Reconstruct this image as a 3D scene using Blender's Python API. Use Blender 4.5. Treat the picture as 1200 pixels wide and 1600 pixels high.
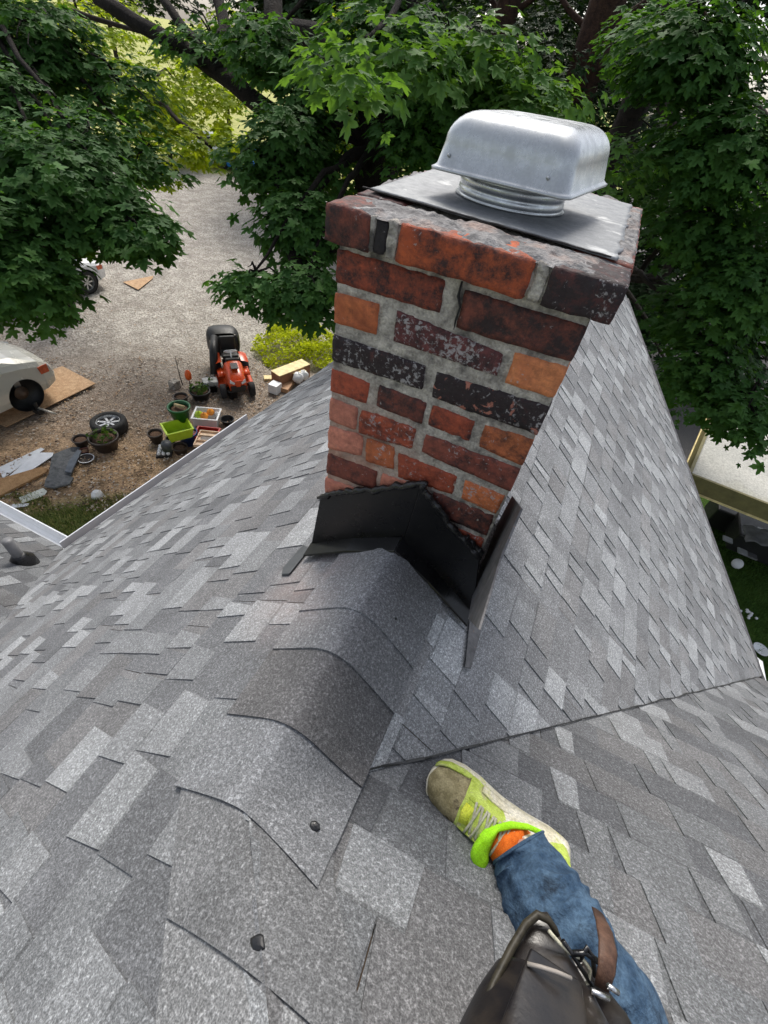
import bpy, bmesh, math, random
import numpy as np
from mathutils import Vector, Matrix, noise
random.seed(7)
rng = np.random.default_rng(11)
for o in list(bpy.data.objects): bpy.data.objects.remove(o)
SC = bpy.context.scene
COL = SC.collection

# ---------------------------------------------------------------- camera
CAM = np.array([0.17652387, -0.74342917, 0.83388951])
ROT = np.array([[0.89979851, -0.38616256, 0.20307907],
                [0.41577817, 0.61783016, -0.66739374],
                [0.1322541, 0.68495574, 0.71648063]])
FPX = 687.5
cam = bpy.data.cameras.new('camera'); camo = bpy.data.objects.new('camera', cam); COL.objects.link(camo)
m4 = Matrix([list(ROT[i]) + [float(CAM[i])] for i in range(3)] + [[0, 0, 0, 1]])
camo.matrix_world = m4
cam.sensor_fit = 'VERTICAL'; cam.sensor_height = 24; cam.sensor_width = 18
cam.lens = FPX / 1600 * 24
cam.clip_start = 0.02; cam.clip_end = 1500
SC.camera = camo

# ---------------------------------------------------------------- world, sun, exposure
SUN_EL = math.radians(52); SUN_AZ = math.atan2(0.92, -0.40)   # direction to the sun in plan: from far left
w = bpy.data.worlds.new('World'); SC.world = w; w.use_nodes = True
nt = w.node_tree; nt.nodes.clear()
out = nt.nodes.new('ShaderNodeOutputWorld'); bg = nt.nodes.new('ShaderNodeBackground')
sky = nt.nodes.new('ShaderNodeTexSky'); sky.sky_type = 'NISHITA'; sky.sun_disc = False
sky.sun_elevation = SUN_EL; sky.sun_rotation = math.pi / 2 - SUN_AZ
sky.dust_density = 3.0; sky.air_density = 1.0
bg.inputs['Strength'].default_value = 0.15
hsv = nt.nodes.new('ShaderNodeHueSaturation'); hsv.inputs['Saturation'].default_value = 0.45
nt.links.new(sky.outputs[0], hsv.inputs['Color']); nt.links.new(hsv.outputs[0], bg.inputs[0]); nt.links.new(bg.outputs[0], out.inputs[0])
sl = bpy.data.lights.new('sun', 'SUN'); sl.energy = 2.0; sl.angle = math.radians(20); sl.color = (1, .95, .86)
so = bpy.data.objects.new('sun', sl); COL.objects.link(so)
sd = Vector((math.cos(SUN_EL) * math.cos(SUN_AZ), math.cos(SUN_EL) * math.sin(SUN_AZ), math.sin(SUN_EL)))
so.rotation_euler = sd.to_track_quat('Z', 'Y').to_euler(); so.location = (0, 0, 30)
vs = SC.view_settings; vs.view_transform = 'Standard'; vs.look = 'None'; vs.gamma = 1; vs.exposure = 0.52

# ---------------------------------------------------------------- measuring helpers
def ray(u, v): return ROT @ np.array([(u - 600) / FPX, -(v - 800) / FPX, -1.0])
def at(u, v, depth): return CAM + depth * ray(u, v)
def hit(u, v, n, d):
    r = ray(u, v); n = np.array(n, float)
    return CAM + r * ((d - n @ CAM) / (n @ r))
GZ = -5.6
def gnd(u, v, z=None): return hit(u, v, (0, 0, 1), GZ if z is None else z)

# ---------------------------------------------------------------- object helpers
def obj(name, verts, faces, mat=None, parent=None, smooth=False, cols=None, uvs=None):
    me = bpy.data.meshes.new(name)
    me.from_pydata([tuple(map(float, v)) for v in verts], [], [tuple(f) for f in faces]); me.update()
    o = bpy.data.objects.new(name, me); COL.objects.link(o)
    if mat: me.materials.append(mat)
    if smooth: me.polygons.foreach_set('use_smooth', [True] * len(me.polygons))
    if cols:
        for k, arr in cols.items():
            a = me.color_attributes.new(k, 'FLOAT_COLOR', 'POINT')
            a.data.foreach_set('color', np.array(arr, dtype=np.float32).reshape(-1))
    if parent is not None: setp(o, parent)
    return o
def setp(o, parent):
    o.parent = parent
    o.matrix_parent_inverse = world(parent).inverted()
def world(o):
    return o.matrix_basis.copy() if o.parent is None else world(o.parent) @ o.matrix_parent_inverse @ o.matrix_basis
def empty(name, loc, label=None, cat=None, group=None, rz=0):
    o = bpy.data.objects.new(name, None); COL.objects.link(o); o.location = tuple(map(float, loc)); o.rotation_euler = (0, 0, rz)
    o.empty_display_size = .2
    if label: tag(o, label, cat, group)
    return o
def tag(o, label, cat, group=None):
    o['label'] = label; o['category'] = cat
    if group: o['group'] = group
    return o
def struct(o): o['kind'] = 'structure'; return o

class MB:
    """collects shapes, builds one mesh"""
    def __init__(s): s.v = []; s.f = []
    def add(s, V, F):
        n = len(s.v); s.v += [tuple(map(float, p)) for p in V]; s.f += [tuple(i + n for i in f) for f in F]; return s
    def box(s, c, d, M=None):
        V = [(x * d[0] / 2, y * d[1] / 2, z * d[2] / 2) for x in (-1, 1) for y in (-1, 1) for z in (-1, 1)]
        V = [Vector(p) + Vector(tuple(map(float, c))) if M is None else M @ Vector(p) + Vector(tuple(map(float, c))) for p in V]
        return s.add(V, [(0, 1, 3, 2), (4, 6, 7, 5), (0, 4, 5, 1), (2, 3, 7, 6), (0, 2, 6, 4), (1, 5, 7, 3)])
    def tube(s, pts, rad, n=8, caps=True, flat=1.0):
        pts = [Vector(tuple(map(float, p))) for p in pts]
        if not hasattr(rad, '__len__'): rad = [rad] * len(pts)
        V = []; F = []; up = None
        for i, p in enumerate(pts):
            t = (pts[min(i + 1, len(pts) - 1)] - pts[max(i - 1, 0)])
            t = t.normalized() if t.length > 1e-9 else Vector((0, 0, 1))
            if up is None:
                up = Vector((0, 0, 1)) if abs(t.z) < .9 else Vector((1, 0, 0))
            a = t.cross(up)
            if a.length < 1e-6: a = t.orthogonal()
            a.normalize(); b = a.cross(t).normalized(); up = b
            for k in range(n):
                th = 2 * math.pi * k / n
                V.append(p + (a * math.cos(th) + b * math.sin(th) * flat) * rad[i])
        for i in range(len(pts) - 1):
            for k in range(n):
                F.append((i * n + k, i * n + (k + 1) % n, (i + 1) * n + (k + 1) % n, (i + 1) * n + k))
        if caps: F.append(tuple(range(n - 1, -1, -1))); F.append(tuple((len(pts) - 1) * n + k for k in range(n)))
        return s.add(V, F)
    def lathe(s, prof, c=(0, 0, 0), n=24, M=None, close=False):
        V = []; F = []
        for r, z in prof:
            for k in range(n):
                th = 2 * math.pi * k / n; p = Vector((r * math.cos(th), r * math.sin(th), z))
                if M is not None: p = M @ p
                V.append(p + Vector(tuple(map(float, c))))
        m = len(prof)
        for i in range(m - 1):
            for k in range(n):
                F.append((i * n + k, i * n + (k + 1) % n, (i + 1) * n + (k + 1) % n, (i + 1) * n + k))
        if close:
            for k in range(n): F.append(((m - 1) * n + k, (m - 1) * n + (k + 1) % n, (k + 1) % n, k))
        else:
            if prof[0][0] > 1e-5: F.append(tuple(range(n - 1, -1, -1)))
            if prof[-1][0] > 1e-5: F.append(tuple((m - 1) * n + k for k in range(n)))
        return s.add(V, F)
    def prism(s, poly, vec):
        n = len(poly); vec = np.array(vec, float)
        V = [tuple(p) for p in poly] + [tuple(np.array(p) + vec) for p in poly]
        F = [tuple(range(n - 1, -1, -1)), tuple(range(n, 2 * n))] + [(i, (i + 1) % n, n + (i + 1) % n, n + i) for i in range(n)]
        return s.add(V, F)
    def grid(s, fn, nu, nv):
        V = [fn(i / nu, j / nv) for j in range(nv + 1) for i in range(nu + 1)]
        F = [(j * (nu + 1) + i, j * (nu + 1) + i + 1, (j + 1) * (nu + 1) + i + 1, (j + 1) * (nu + 1) + i) for j in range(nv) for i in range(nu)]
        return s.add(V, F)
    def build(s, name, mat, parent=None, smooth=False, bevel=0, seg=2, weighted=False):
        o = obj(name, s.v, s.f, mat, parent, smooth)
        bm = bmesh.new(); bm.from_mesh(o.data); bmesh.ops.recalc_face_normals(bm, faces=bm.faces); bm.to_mesh(o.data); bm.free()
        if bevel:
            b = o.modifiers.new('b', 'BEVEL'); b.width = bevel; b.segments = seg; b.limit_method = 'ANGLE'; b.angle_limit = math.radians(40)
        return o

def nz(p, s=1.0, k=0): return noise.noise(Vector((p[0] * s + k * 7.3, p[1] * s - k * 3.1, p[2] * s + k)))

def hexa(mb, c8, n=(10, 4, 2), dims=(.2, .06, .1), r=.006, amp=.0015, fs=60, k=0):
    """a rough rounded block: c8[i][j][l] corner (i=x, j=z, l=y)"""
    c8 = np.array(c8, float)
    nu, nv, nw = n; V = {}; vl = []; fl = []
    def tri(a, b, c):
        x = 0
        for i in (0, 1):
            for j in (0, 1):
                for l in (0, 1):
                    x = x + c8[i][j][l] * ((a if i else 1 - a) * (b if j else 1 - b) * (c if l else 1 - c))
        return x
    def pt(i, j, l):
        if (i, j, l) in V: return V[(i, j, l)]
        a, b, c = i / nu, j / nv, l / nw
        q = np.array([(a - .5) * dims[0], (b - .5) * dims[1], (c - .5) * dims[2]])
        h = np.array(dims) / 2 - r; inner = np.clip(q, -h, h); d = q - inner; L = np.linalg.norm(d)
        if L > 1e-9: q = inner + d / L * min(r, L)
        a, b, c = q[0] / dims[0] + .5, q[1] / dims[1] + .5, q[2] / dims[2] + .5
        p = tri(a, b, c)
        nn = noise.noise_vector(Vector(p * fs) + Vector((k * 5.1, 0, k))) * amp + noise.noise_vector(Vector(p * fs * 3) + Vector((k * 5.1, 0, k))) * amp * .5
        V[(i, j, l)] = len(vl); vl.append(p + np.array(nn)); return V[(i, j, l)]
    for i in range(nu):
        for j in range(nv):
            for l in (0, nw):
                q = [pt(i, j, l), pt(i + 1, j, l), pt(i + 1, j + 1, l), pt(i, j + 1, l)]; fl.append(q if l else q[::-1])
    for i in range(nu):
        for l in range(nw):
            for j in (0, nv):
                q = [pt(i, j, l), pt(i + 1, j, l), pt(i + 1, j, l + 1), pt(i, j, l + 1)]; fl.append(q[::-1] if j else q)
    for j in range(nv):
        for l in range(nw):
            for i in (0, nu):
                q = [pt(i, j, l), pt(i, j + 1, l), pt(i, j + 1, l + 1), pt(i, j, l + 1)]; fl.append(q if i else q[::-1])
    s = len(mb.v); mb.add(vl, fl); return len(vl)

# ---------------------------------------------------------------- materials
class NT:
    def __init__(s, name):
        s.m = bpy.data.materials.new(name); s.m.use_nodes = True; s.t = s.m.node_tree; s.t.nodes.clear()
        s.o = s.n('ShaderNodeOutputMaterial'); s.b = s.n('ShaderNodeBsdfPrincipled'); s.l(s.b.outputs[0], s.o.inputs[0])
    def n(s, t, **k):
        x = s.t.nodes.new(t)
        for a, b in k.items(): setattr(x, a, b)
        return x
    def l(s, a, b): s.t.links.new(a, b)
    def pos(s):
        return s.n('ShaderNodeNewGeometry').outputs['Position']
    def objc(s): return s.n('ShaderNodeTexCoord').outputs['Object']
    def noise(s, vec, scale, detail=3, rough=.55, dist=0, col=False):
        x = s.n('ShaderNodeTexNoise'); x.inputs['Scale'].default_value = scale; x.inputs['Detail'].default_value = detail
        x.inputs['Roughness'].default_value = rough; x.inputs['Distortion'].default_value = dist
        s.l(vec, x.inputs['Vector']); return x.outputs[1 if col else 0]
    def ramp(s, fac, stops, interp='LINEAR'):
        x = s.n('ShaderNodeValToRGB'); x.color_ramp.interpolation = interp; e = x.color_ramp.elements
        while len(e) < len(stops): e.new(.5)
        for i, (p, c) in enumerate(stops):
            e[i].position = p; e[i].color = (c, c, c, 1) if not hasattr(c, '__len__') else (*c, 1)
        s.l(fac, x.inputs[0]); return x.outputs[0]
    def mix(s, fac, a, b, mode='MIX'):
        x = s.n('ShaderNodeMix', data_type='RGBA', blend_type=mode); x.clamp_factor = True
        for k, v in ((0, fac), (6, a), (7, b)):
            if isinstance(v, bpy.types.NodeSocket): s.l(v, x.inputs[k])
            elif k == 0: x.inputs[0].default_value = v
            else: x.inputs[k].default_value = (*v, 1) if hasattr(v, '__len__') else (v, v, v, 1)
        return x.outputs[2]
    def math(s, op, a, b=0.0, clamp=False):
        x = s.n('ShaderNodeMath', operation=op); x.use_clamp = clamp
        for k, v in ((0, a), (1, b)):
            if isinstance(v, bpy.types.NodeSocket): s.l(v, x.inputs[k])
            else: x.inputs[k].default_value = v
        return x.outputs[0]
    def attr(s, name): return s.n('ShaderNodeAttribute', attribute_name=name)
    def bump(s, h, strength=.3, dist=.01):
        x = s.n('ShaderNodeBump'); x.inputs['Strength'].default_value = strength; x.inputs['Distance'].default_value = dist
        s.l(h, x.inputs['Height']); s.l(x.outputs[0], s.b.inputs['Normal']); return x
    def set(s, col=None, rough=None, metal=None, spec=None):
        for k, v in (('Base Color', col), ('Roughness', rough), ('Metallic', metal), ('Specular IOR Level', spec)):
            if v is None: continue
            if isinstance(v, bpy.types.NodeSocket): s.l(v, s.b.inputs[k])
            elif k == 'Base Color': s.b.inputs[k].default_value = (*v, 1)
            else: s.b.inputs[k].default_value = v
        return s

def plain(name, col, rough=.6, metal=0, var=.25, scale=8, bump=0, bscale=60):
    """a plain colour with uneven tone, wear and roughness"""
    s = NT(name); p = s.objc(); nn = s.noise(p, scale, 5, .6)
    d = tuple(c * (1 - var) for c in col); l = tuple(min(1, c * (1 + var)) for c in col)
    s.set(s.mix(s.ramp(nn, [(.3, 0), (.7, 1)]), d, l), None, metal)
    s.l(s.ramp(s.noise(p, scale * 3, 3), [(.2, max(0, rough - .12)), (.8, min(1, rough + .12))]), s.b.inputs['Roughness'])
    if bump: s.bump(s.noise(p, bscale, 4), bump, .01)
    return s.m

def make_shingle():
    s = NT('asphalt_shingle'); p = s.pos(); a = s.attr('tone')
    g1 = s.noise(p, 170, 2, .7); g2 = s.noise(p, 420, 1, .5); big = s.noise(p, 2.2, 4, .6); mid = s.noise(p, 14, 3, .6)
    base = s.mix(1.0, a.outputs['Color'], s.ramp(big, [(.3, .88), (.7, 1.1)]), 'MULTIPLY')
    base = s.mix(1.0, base, s.ramp(mid, [(.25, .86), (.75, 1.12)]), 'MULTIPLY')
    base = s.mix(1.0, base, s.ramp(g1, [(.32, .66), (.5, .9), (.6, 1.2), (.68, 1.7)]), 'MULTIPLY')
    base = s.mix(1.0, base, s.ramp(g2, [(.35, .68), (.65, 1.32)]), 'MULTIPLY')
    gx = s.n('ShaderNodeVectorMath', operation='DISTANCE'); s.l(p, gx.inputs[0]); gx.inputs[1].default_value = (-.17, -.16, -.17)
    dust = s.math('MULTIPLY', s.ramp(gx.outputs['Value'], [(.03, .42), (.24, 0)]), s.ramp(s.noise(p, 9, 4, .6), [(.35, .2), (.6, 1)]))
    base = s.mix(dust, base, (.34, .25, .225))
    st = s.ramp(s.noise(p, 5, 5, .65, .6), [(.56, 0), (.72, .35)]); base = s.mix(st, base, s.mix(1, base, (.6, .58, .56), 'MULTIPLY'))
    s.set(base, .88, 0, .35)
    h = s.math('ADD', g1, s.math('MULTIPLY', g2, .6)); s.bump(h, .55, .003)
    return s.m
M_SH = make_shingle()

def make_brick():
    s = NT('weathered_brick'); p = s.pos(); c = s.attr('bcol'); e = s.attr('bext')
    sep = s.n('ShaderNodeSeparateColor'); s.l(e.outputs['Color'], sep.inputs[0])
    n1 = s.noise(p, 26, 8, .78, .1); n2 = s.noise(p, 70, 5, .7); n3 = s.noise(p, 160, 3, .6); n4 = s.noise(p, 9, 4, .6, .4)
    base = s.mix(s.ramp(n2, [(.3, 0), (.7, 1)]), s.mix(1, c.outputs['Color'], (.55, .5, .5), 'MULTIPLY'), s.mix(1, c.outputs['Color'], (1.35, 1.3, 1.25), 'MULTIPLY'))
    base = s.mix(s.ramp(n4, [(.35, 0), (.7, .6)]), base, s.mix(1, c.outputs['Color'], (.75, .55, .6), 'MULTIPLY'))
    # soot: where noise + soot amount passes a threshold
    so = s.math('ADD', n1, c.outputs['Alpha']); sf = s.ramp(so, [(.66, 0), (.86, 1)])
    base = s.mix(s.math('MULTIPLY', sf, .93), base, s.mix(n3, (.008, .007, .009), (.035, .028, .03)))
    # pink spalled patches
    pf = s.ramp(s.math('ADD', s.noise(p, 26, 5, .6, .5), sep.outputs[1]), [(.93, 0), (.96, 1)])
    base = s.mix(pf, base, s.mix(n2, (.30, .10, .07), (.52, .22, .16)))
    # lime and paint specks
    wf = s.ramp(s.math('ADD', s.math('ADD', s.noise(p, 120, 4, .65, .5), s.math('MULTIPLY', s.math('SUBTRACT', s.noise(p, 18, 3), .5), .5)), sep.outputs[0]), [(.70, 0), (.80, 1)])
    base = s.mix(s.math('MULTIPLY', wf, .75), base, (.42, .40, .40))
    st = s.ramp(s.noise(p, 7, 5, .7, .8), [(.54, 0), (.70, .65)]); base = s.mix(st, base, s.mix(1, base, (.25, .23, .24), 'MULTIPLY'))
    s.set(base, s.ramp(n2, [(.3, .6), (.7, .9)]), 0, .4)
    h = s.math('ADD', s.math('MULTIPLY', n2, .7), s.math('MULTIPLY', n3, .5)); s.bump(h, .7, .004)
    return s.m
M_BR = make_brick()

def rough_mat(name, c1, c2, c3=None, s1=30, s2=120, bump=.7, rough=.9, dist=.006):
    s = NT(name); p = s.pos(); a = s.noise(p, s1, 5, .65, .3); b = s.noise(p, s2, 4, .6)
    base = s.mix(s.ramp(a, [(.32, 0), (.68, 1)]), c1, c2)
    if c3: base = s.mix(s.ramp(s.noise(p, s1 * .45, 4, .6), [(.52, 0), (.66, 1)]), base, c3)
    base = s.mix(1.0, base, s.ramp(b, [(.3, .7), (.7, 1.25)]), 'MULTIPLY')
    if 'mortar' in name:
        ds = s.n('ShaderNodeVectorMath', operation='DISTANCE'); s.l(p, ds.inputs[0]); ds.inputs[1].default_value = (-.2, 0, .1)
        base = s.mix(s.math('MULTIPLY', s.ramp(ds.outputs['Value'], [(.12, .75), (.30, 0)]), s.ramp(s.noise(p, 16, 4), [(.3, .3), (.6, 1)])), base, (.50, .26, .18))
        st = s.ramp(s.noise(p, 7, 5, .7, .8), [(.52, 0), (.68, .6)]); base = s.mix(st, base, s.mix(1, base, (.25, .23, .24), 'MULTIPLY'))
    s.set(base, rough, 0, .3); s.bump(s.math('ADD', a, b), bump, dist); return s.m
M_MORTAR = rough_mat('old_mortar', (.28, .255, .225), (.62, .57, .50), (.12, .11, .10), 38, 190)
M_CROWN = rough_mat('crumbling_mortar_wash', (.12, .117, .12), (.34, .33, .325), (.36, .27, .235), 26, 120, .9)

def make_tar():
    s = NT('black_sealant'); p = s.pos(); b = s.noise(p, 90, 3)
    s.set((.006, .006, .007), s.ramp(b, [(.3, .22), (.7, .5)]), 0, .6); s.bump(b, .5, .004); return s.m
M_TAR = make_tar()
def make_flash():
    s = NT('black_painted_flashing'); p = s.pos()
    b = s.noise(p, 14, 4); d = s.ramp(s.noise(p, 130, 4, .6), [(.66, 0), (.74, 1)])
    s.set(s.mix(s.math('MULTIPLY', d, .35), s.mix(b, (.003, .003, .0035), (.008, .008, .009)), (.2, .19, .18)), s.ramp(b, [(.3, .22), (.7, .42)]), 0, .4)
    s.bump(b, .12, .01); return s.m
M_FLASH = make_flash()
def make_step():
    s = NT('weathered_step_flashing'); p = s.pos(); b = s.noise(p, 30, 5, .7); v = s.noise(p, 120, 3)
    c = s.mix(s.ramp(b, [(.3, 0), (.7, 1)]), (.07, .068, .07), (.19, .185, .19))
    c = s.mix(s.ramp(s.noise(p, 55, 4, .6, .8), [(.66, 0), (.72, 1)]), c, (.3, .16, .1))
    s.set(c, .6, .2); s.bump(v, .3, .002); return s.m
M_STEP = make_step()
def make_galv(name, c1=(.40, .42, .44), c2=(.52, .54, .56), r=.3, blot=0, metal=.9):
    s = NT(name); p = s.pos(); a = s.noise(p, 45, 4, .6); v = s.n('ShaderNodeTexVoronoi'); v.inputs['Scale'].default_value = 160; s.l(p, v.inputs['Vector'])
    c = s.mix(s.ramp(s.noise(p, 260, 3), [(.3, 0), (.7, 1)]), c1, c2)
    c = s.mix(s.ramp(a, [(.4, 0), (.7, .5)]), c, tuple(x * .8 for x in c1))
    if blot:
        c = s.mix(s.ramp(s.noise(p, 6, 5, .65, .5), [(.48, 0), (.68, blot)]), c, (.14, .15, .17))
        c = s.mix(s.ramp(s.noise(p, 13, 4, .6, .8), [(.62, 0), (.7, .7)]), c, (.55, .56, .56))
    s.set(c, s.ramp(a, [(.3, max(.05, r - .07)), (.7, r + .12)]), metal); s.bump(s.noise(p, 9, 3), .05, .01); return s.m
M_GALV = make_galv('galvanised_hood', (.44, .46, .475), (.54, .56, .575), r=.26, metal=.55)
M_PLATE = make_galv('dull_galvanised_plate', (.19, .20, .212), (.27, .28, .29), .6, .6, .25)
M_BARK = rough_mat('bark', (.007, .005, .004), (.024, .018, .014), None, 9, 40, 1, .95, .04)
M_TWIG = rough_mat('dark_bark', (.014, .010, .008), (.045, .033, .026), None, 9, 40, 1, .95, .04)

def make_leaf(name, c1, c2, c3, trans=.35):
    s = NT(name); a = s.attr('lcol')
    c = s.mix(a.outputs['Fac'], c1, c2); c = s.mix(s.ramp(s.noise(s.pos(), .9, 2), [(.45, 0), (.7, .5)]), c, c3)
    s.set(c, .62, 0, .18)
    tr = s.n('ShaderNodeBsdfTranslucent'); mx = s.n('ShaderNodeMixShader'); mx.inputs[0].default_value = trans
    s.l(s.mix(1, c, (2.0, 1.9, .6), 'MULTIPLY'), tr.inputs[0])
    s.l(s.b.outputs[0], mx.inputs[1]); s.l(tr.outputs[0], mx.inputs[2]); s.l(mx.outputs[0], s.o.inputs[0]); return s.m
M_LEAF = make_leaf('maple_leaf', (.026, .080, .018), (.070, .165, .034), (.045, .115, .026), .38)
M_LEAFY = make_leaf('sunlit_maple_leaf', (.12, .20, .02), (.28, .34, .03), (.17, .24, .02), .55)  # leaf colour brightened and yellowed to carry sun from behind
M_LEAFD = make_leaf('shaded_leaf', (.009, .024, .007), (.022, .052, .014), (.016, .036, .010), .2)  # same leaf with deep shade put into its colour

# ---------------------------------------------------------------- ground
def make_ground():
    s = NT('gravel_dirt_and_grass'); p = s.pos()
    sx = s.n('ShaderNodeSeparateXYZ'); s.l(p, sx.inputs[0]); X, Y = sx.outputs[0], sx.outputs[1]
    wob = s.math('MULTIPLY', s.math('SUBTRACT', s.noise(p, .8, 5, .6), .5), 1.5)
    v = s.n('ShaderNodeTexVoronoi'); v.inputs['Scale'].default_value = 26; s.l(p, v.inputs['Vector'])
    v2 = s.n('ShaderNodeTexVoronoi'); v2.inputs['Scale'].default_value = 11; s.l(p, v2.inputs['Vector'])
    fine = s.noise(p, 30, 5, .7); mid = s.noise(p, 2.0, 5, .65)
    grav = s.mix(s.ramp(v.outputs['Color'], [(.2, 0), (.8, 1)]), (.28, .255, .225), (.66, .62, .56))
    grav = s.mix(s.ramp(mid, [(.35, .6), (.65, 0)]), grav, (.20, .175, .15))
    dirt = s.mix(s.ramp(fine, [(.3, 0), (.7, 1)]), (.12, .09, .068), (.42, .34, .27))
    dirt = s.mix(s.ramp(v2.outputs['Color'], [(.62, 0), (.8, .75)]), dirt, (.36, .30, .25))
    straw = s.mix(s.ramp(fine, [(.3, 0), (.7, 1)]), (.36, .22, .12), (.78, .56, .36))
    straw = s.mix(s.ramp(s.noise(p, 6, 4, .6), [(.45, 0), (.62, .7)]), straw, (.14, .10, .06))
    grass = s.mix(s.ramp(fine, [(.3, 0), (.7, 1)]), (.09, .13, .03), (.28, .32, .10))
    lawn = s.mix(s.ramp(s.noise(p, 3, 5, .7), [(.3, 0), (.7, 1)]), (.03, .075, .008), (.085, .15, .02))
    lawn = s.mix(s.ramp(fine, [(.3, 0), (.7, .6)]), lawn, (.025, .06, .008))
    field = s.mix(s.ramp(mid, [(.3, 0), (.7, 1)]), (.30, .33, .09), (.52, .50, .20))
    # t grows away from the front yard corner
    t = s.math('ADD', s.math('ADD', s.math('MULTIPLY', X, -.55), s.math('MULTIPLY', Y, .83)), wob)
    def band(lo, hi): return s.ramp(s.math('MULTIPLY', t, .04), [(lo * .04, 0), (hi * .04, 1)])
    c = s.mix(band(T[0] - .25, T[0] + .25), grass, straw)
    c = s.mix(band(T[1] - .6, T[1] + .8), c, dirt)
    c = s.mix(band(T[2] - 1.5, T[2] + 2.0), c, grav)
    # far field
    far = s.ramp(s.math('MULTIPLY', s.math('ADD', s.math('ADD', Y, s.math('MULTIPLY', X, -.55)), s.math('MULTIPLY', wob, 1.5)), .01), [(.37, 0), (.39, 1)])
    c = s.mix(far, c, field)
    # right side of the house is lawn, with a grey path
    rt = s.ramp(s.math('ADD', s.math('MULTIPLY', s.math('ADD', X, s.math('MULTIPLY', wob, .2)), .1), .5), [(.5, 0), (.52, 1)])
    path = s.ramp(s.math('MULTIPLY', s.math('ADD', Y, s.math('MULTIPLY', wob, .2)), .05), [(.50, 0), (.52, 1)])
    c = s.mix(rt, c, s.mix(path, lawn, (.13, .125, .12)))
    s.set(c, .95, 0, .2)
    s.bump(s.math('ADD', s.math('ADD', fine, v.outputs['Distance']), s.noise(p, 8, 3)), .8, .04); return s.m
def tval(u, v):
    g = gnd(u, v); return -.55 * g[0] + .83 * g[1]
T = [5.6, 7.5, 10.3]
M_GROUND = make_ground()
mb = MB()
def gfn(a, b):
    x = (a - .5) * 2; y = (b - .5) * 2
    x = math.copysign(abs(x) ** 2.6, x) * 500; y = math.copysign(abs(y) ** 2.6, y) * 500
    z = GZ + .04 * nz((x, y, 0), .35) + .015 * nz((x, y, 3), 1.7)
    return (x, y, z if abs(x) < 60 and abs(y) < 60 else GZ)
mb.grid(gfn, 240, 240)
go = mb.build('ground', M_GROUND, None, True); struct(go)

# ---------------------------------------------------------------- roof
XR, ZR, PL, PR = 0.013, -0.035, 0.813, 0.77
Y0 = -0.65; YE = 5.3
def roofz(x, y):
    z1 = ZR + PL * (x - XR); z2 = ZR - PR * (x - XR); z3 = ZR - PR * (y - Y0)
    return min(z1, max(z2, z3))
house = empty('house', (-1.0, 2.0, GZ), 'grey shingled house seen from its roof ridge with brick chimney', 'house')

TONES = [(.280, .287, .294), (.230, .235, .241), (.178, .181, .187), (.198, .198, .201), (.256, .262, .269), (.212, .217, .223)]
def shingles(O, U, S, u0, u1, ns, seed, contrast=1.0, mean=.225, e=.143, wk=1.0):
    """laminated shingles: O on the top line, U along courses, S downhill (unit)"""
    r = random.Random(seed); O = np.array(O, float); U = np.array(U, float); S = np.array(S, float)
    N = np.cross(U, S); N = N / np.linalg.norm(N)
    if N[2] < 0: N = -N
    V = []; F = []; C = []
    def P(u, s, h): return O + U * u + S * s + N * h
    def tone(c):
        c = mean + (np.array(c) - .225) * contrast; c = c * r.uniform(.88, 1.12); return (*np.clip(c, .03, .8), 1)
    def poly(pts, col, sides):
        n = len(V); V.extend(pts); C.extend([col] * len(pts)); F.append(tuple(range(n, n + len(pts)))) if sides is None else None
    for k in range(ns):
        s0 = k * e; s1 = s0 + e
        u = u0 - r.uniform(0, .9)
        while u < u1:
            L = r.uniform(.85, 1.0); ue = min(u + L, u1 + .2)
            # base layer strip (shadow band tone)
            col = tone(r.choice([TONES[2], TONES[3], TONES[2], TONES[5]]))
            js = r.uniform(-.002, .002)
            n = len(V)
            V.extend([P(u + .001, s0 - .01, .001), P(ue - .001, s0 - .01, .001), P(ue - .001, s1 + js, .0055), P(u + .001, s1 + js, .0055), P(ue - .001, s1 + js, -.002), P(u + .001, s1 + js, -.002)])
            C.extend([col] * 6); F.extend([(n, n + 1, n + 2, n + 3), (n + 3, n + 2, n + 4, n + 5)])
            # raised tabs
            x = u + r.uniform(0, .06)
            while x < ue - .05:
                wd = r.choice([r.uniform(.07, .12), r.uniform(.12, .2), r.uniform(.18, .28)]); wd *= wk; xe = min(x + wd, ue - .002)
                sl = r.uniform(.006, .016)
                col = tone(r.choice([TONES[0], TONES[0], TONES[4], TONES[1], TONES[5], TONES[3], TONES[1], TONES[2], TONES[5]]))
                n = len(V); j2 = r.uniform(-.001, .0015); lift = r.uniform(.0070, .0090)
                a = P(x + sl, s0 - .008, .005); b = P(xe - sl, s0 - .008, .005); c_ = P(xe, s1 + js + j2, lift); d = P(x, s1 + js + j2, lift)
                a2 = P(x + sl, s0 - .008, -.001); b2 = P(xe - sl, s0 - .008, -.001); c2 = P(xe, s1 + js + j2, -.002); d2 = P(x, s1 + js + j2, -.002)
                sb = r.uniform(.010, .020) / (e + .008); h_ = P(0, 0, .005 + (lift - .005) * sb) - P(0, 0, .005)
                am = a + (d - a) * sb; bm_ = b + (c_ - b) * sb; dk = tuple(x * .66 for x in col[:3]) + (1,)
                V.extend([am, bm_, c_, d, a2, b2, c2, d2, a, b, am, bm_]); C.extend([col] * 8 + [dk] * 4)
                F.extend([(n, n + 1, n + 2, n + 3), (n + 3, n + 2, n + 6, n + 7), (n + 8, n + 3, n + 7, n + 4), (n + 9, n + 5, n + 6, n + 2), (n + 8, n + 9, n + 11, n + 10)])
                x = xe + r.choice([0.0015, r.uniform(.05, .12), r.uniform(.1, .2)])
            u = ue
    return V, F, C
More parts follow.
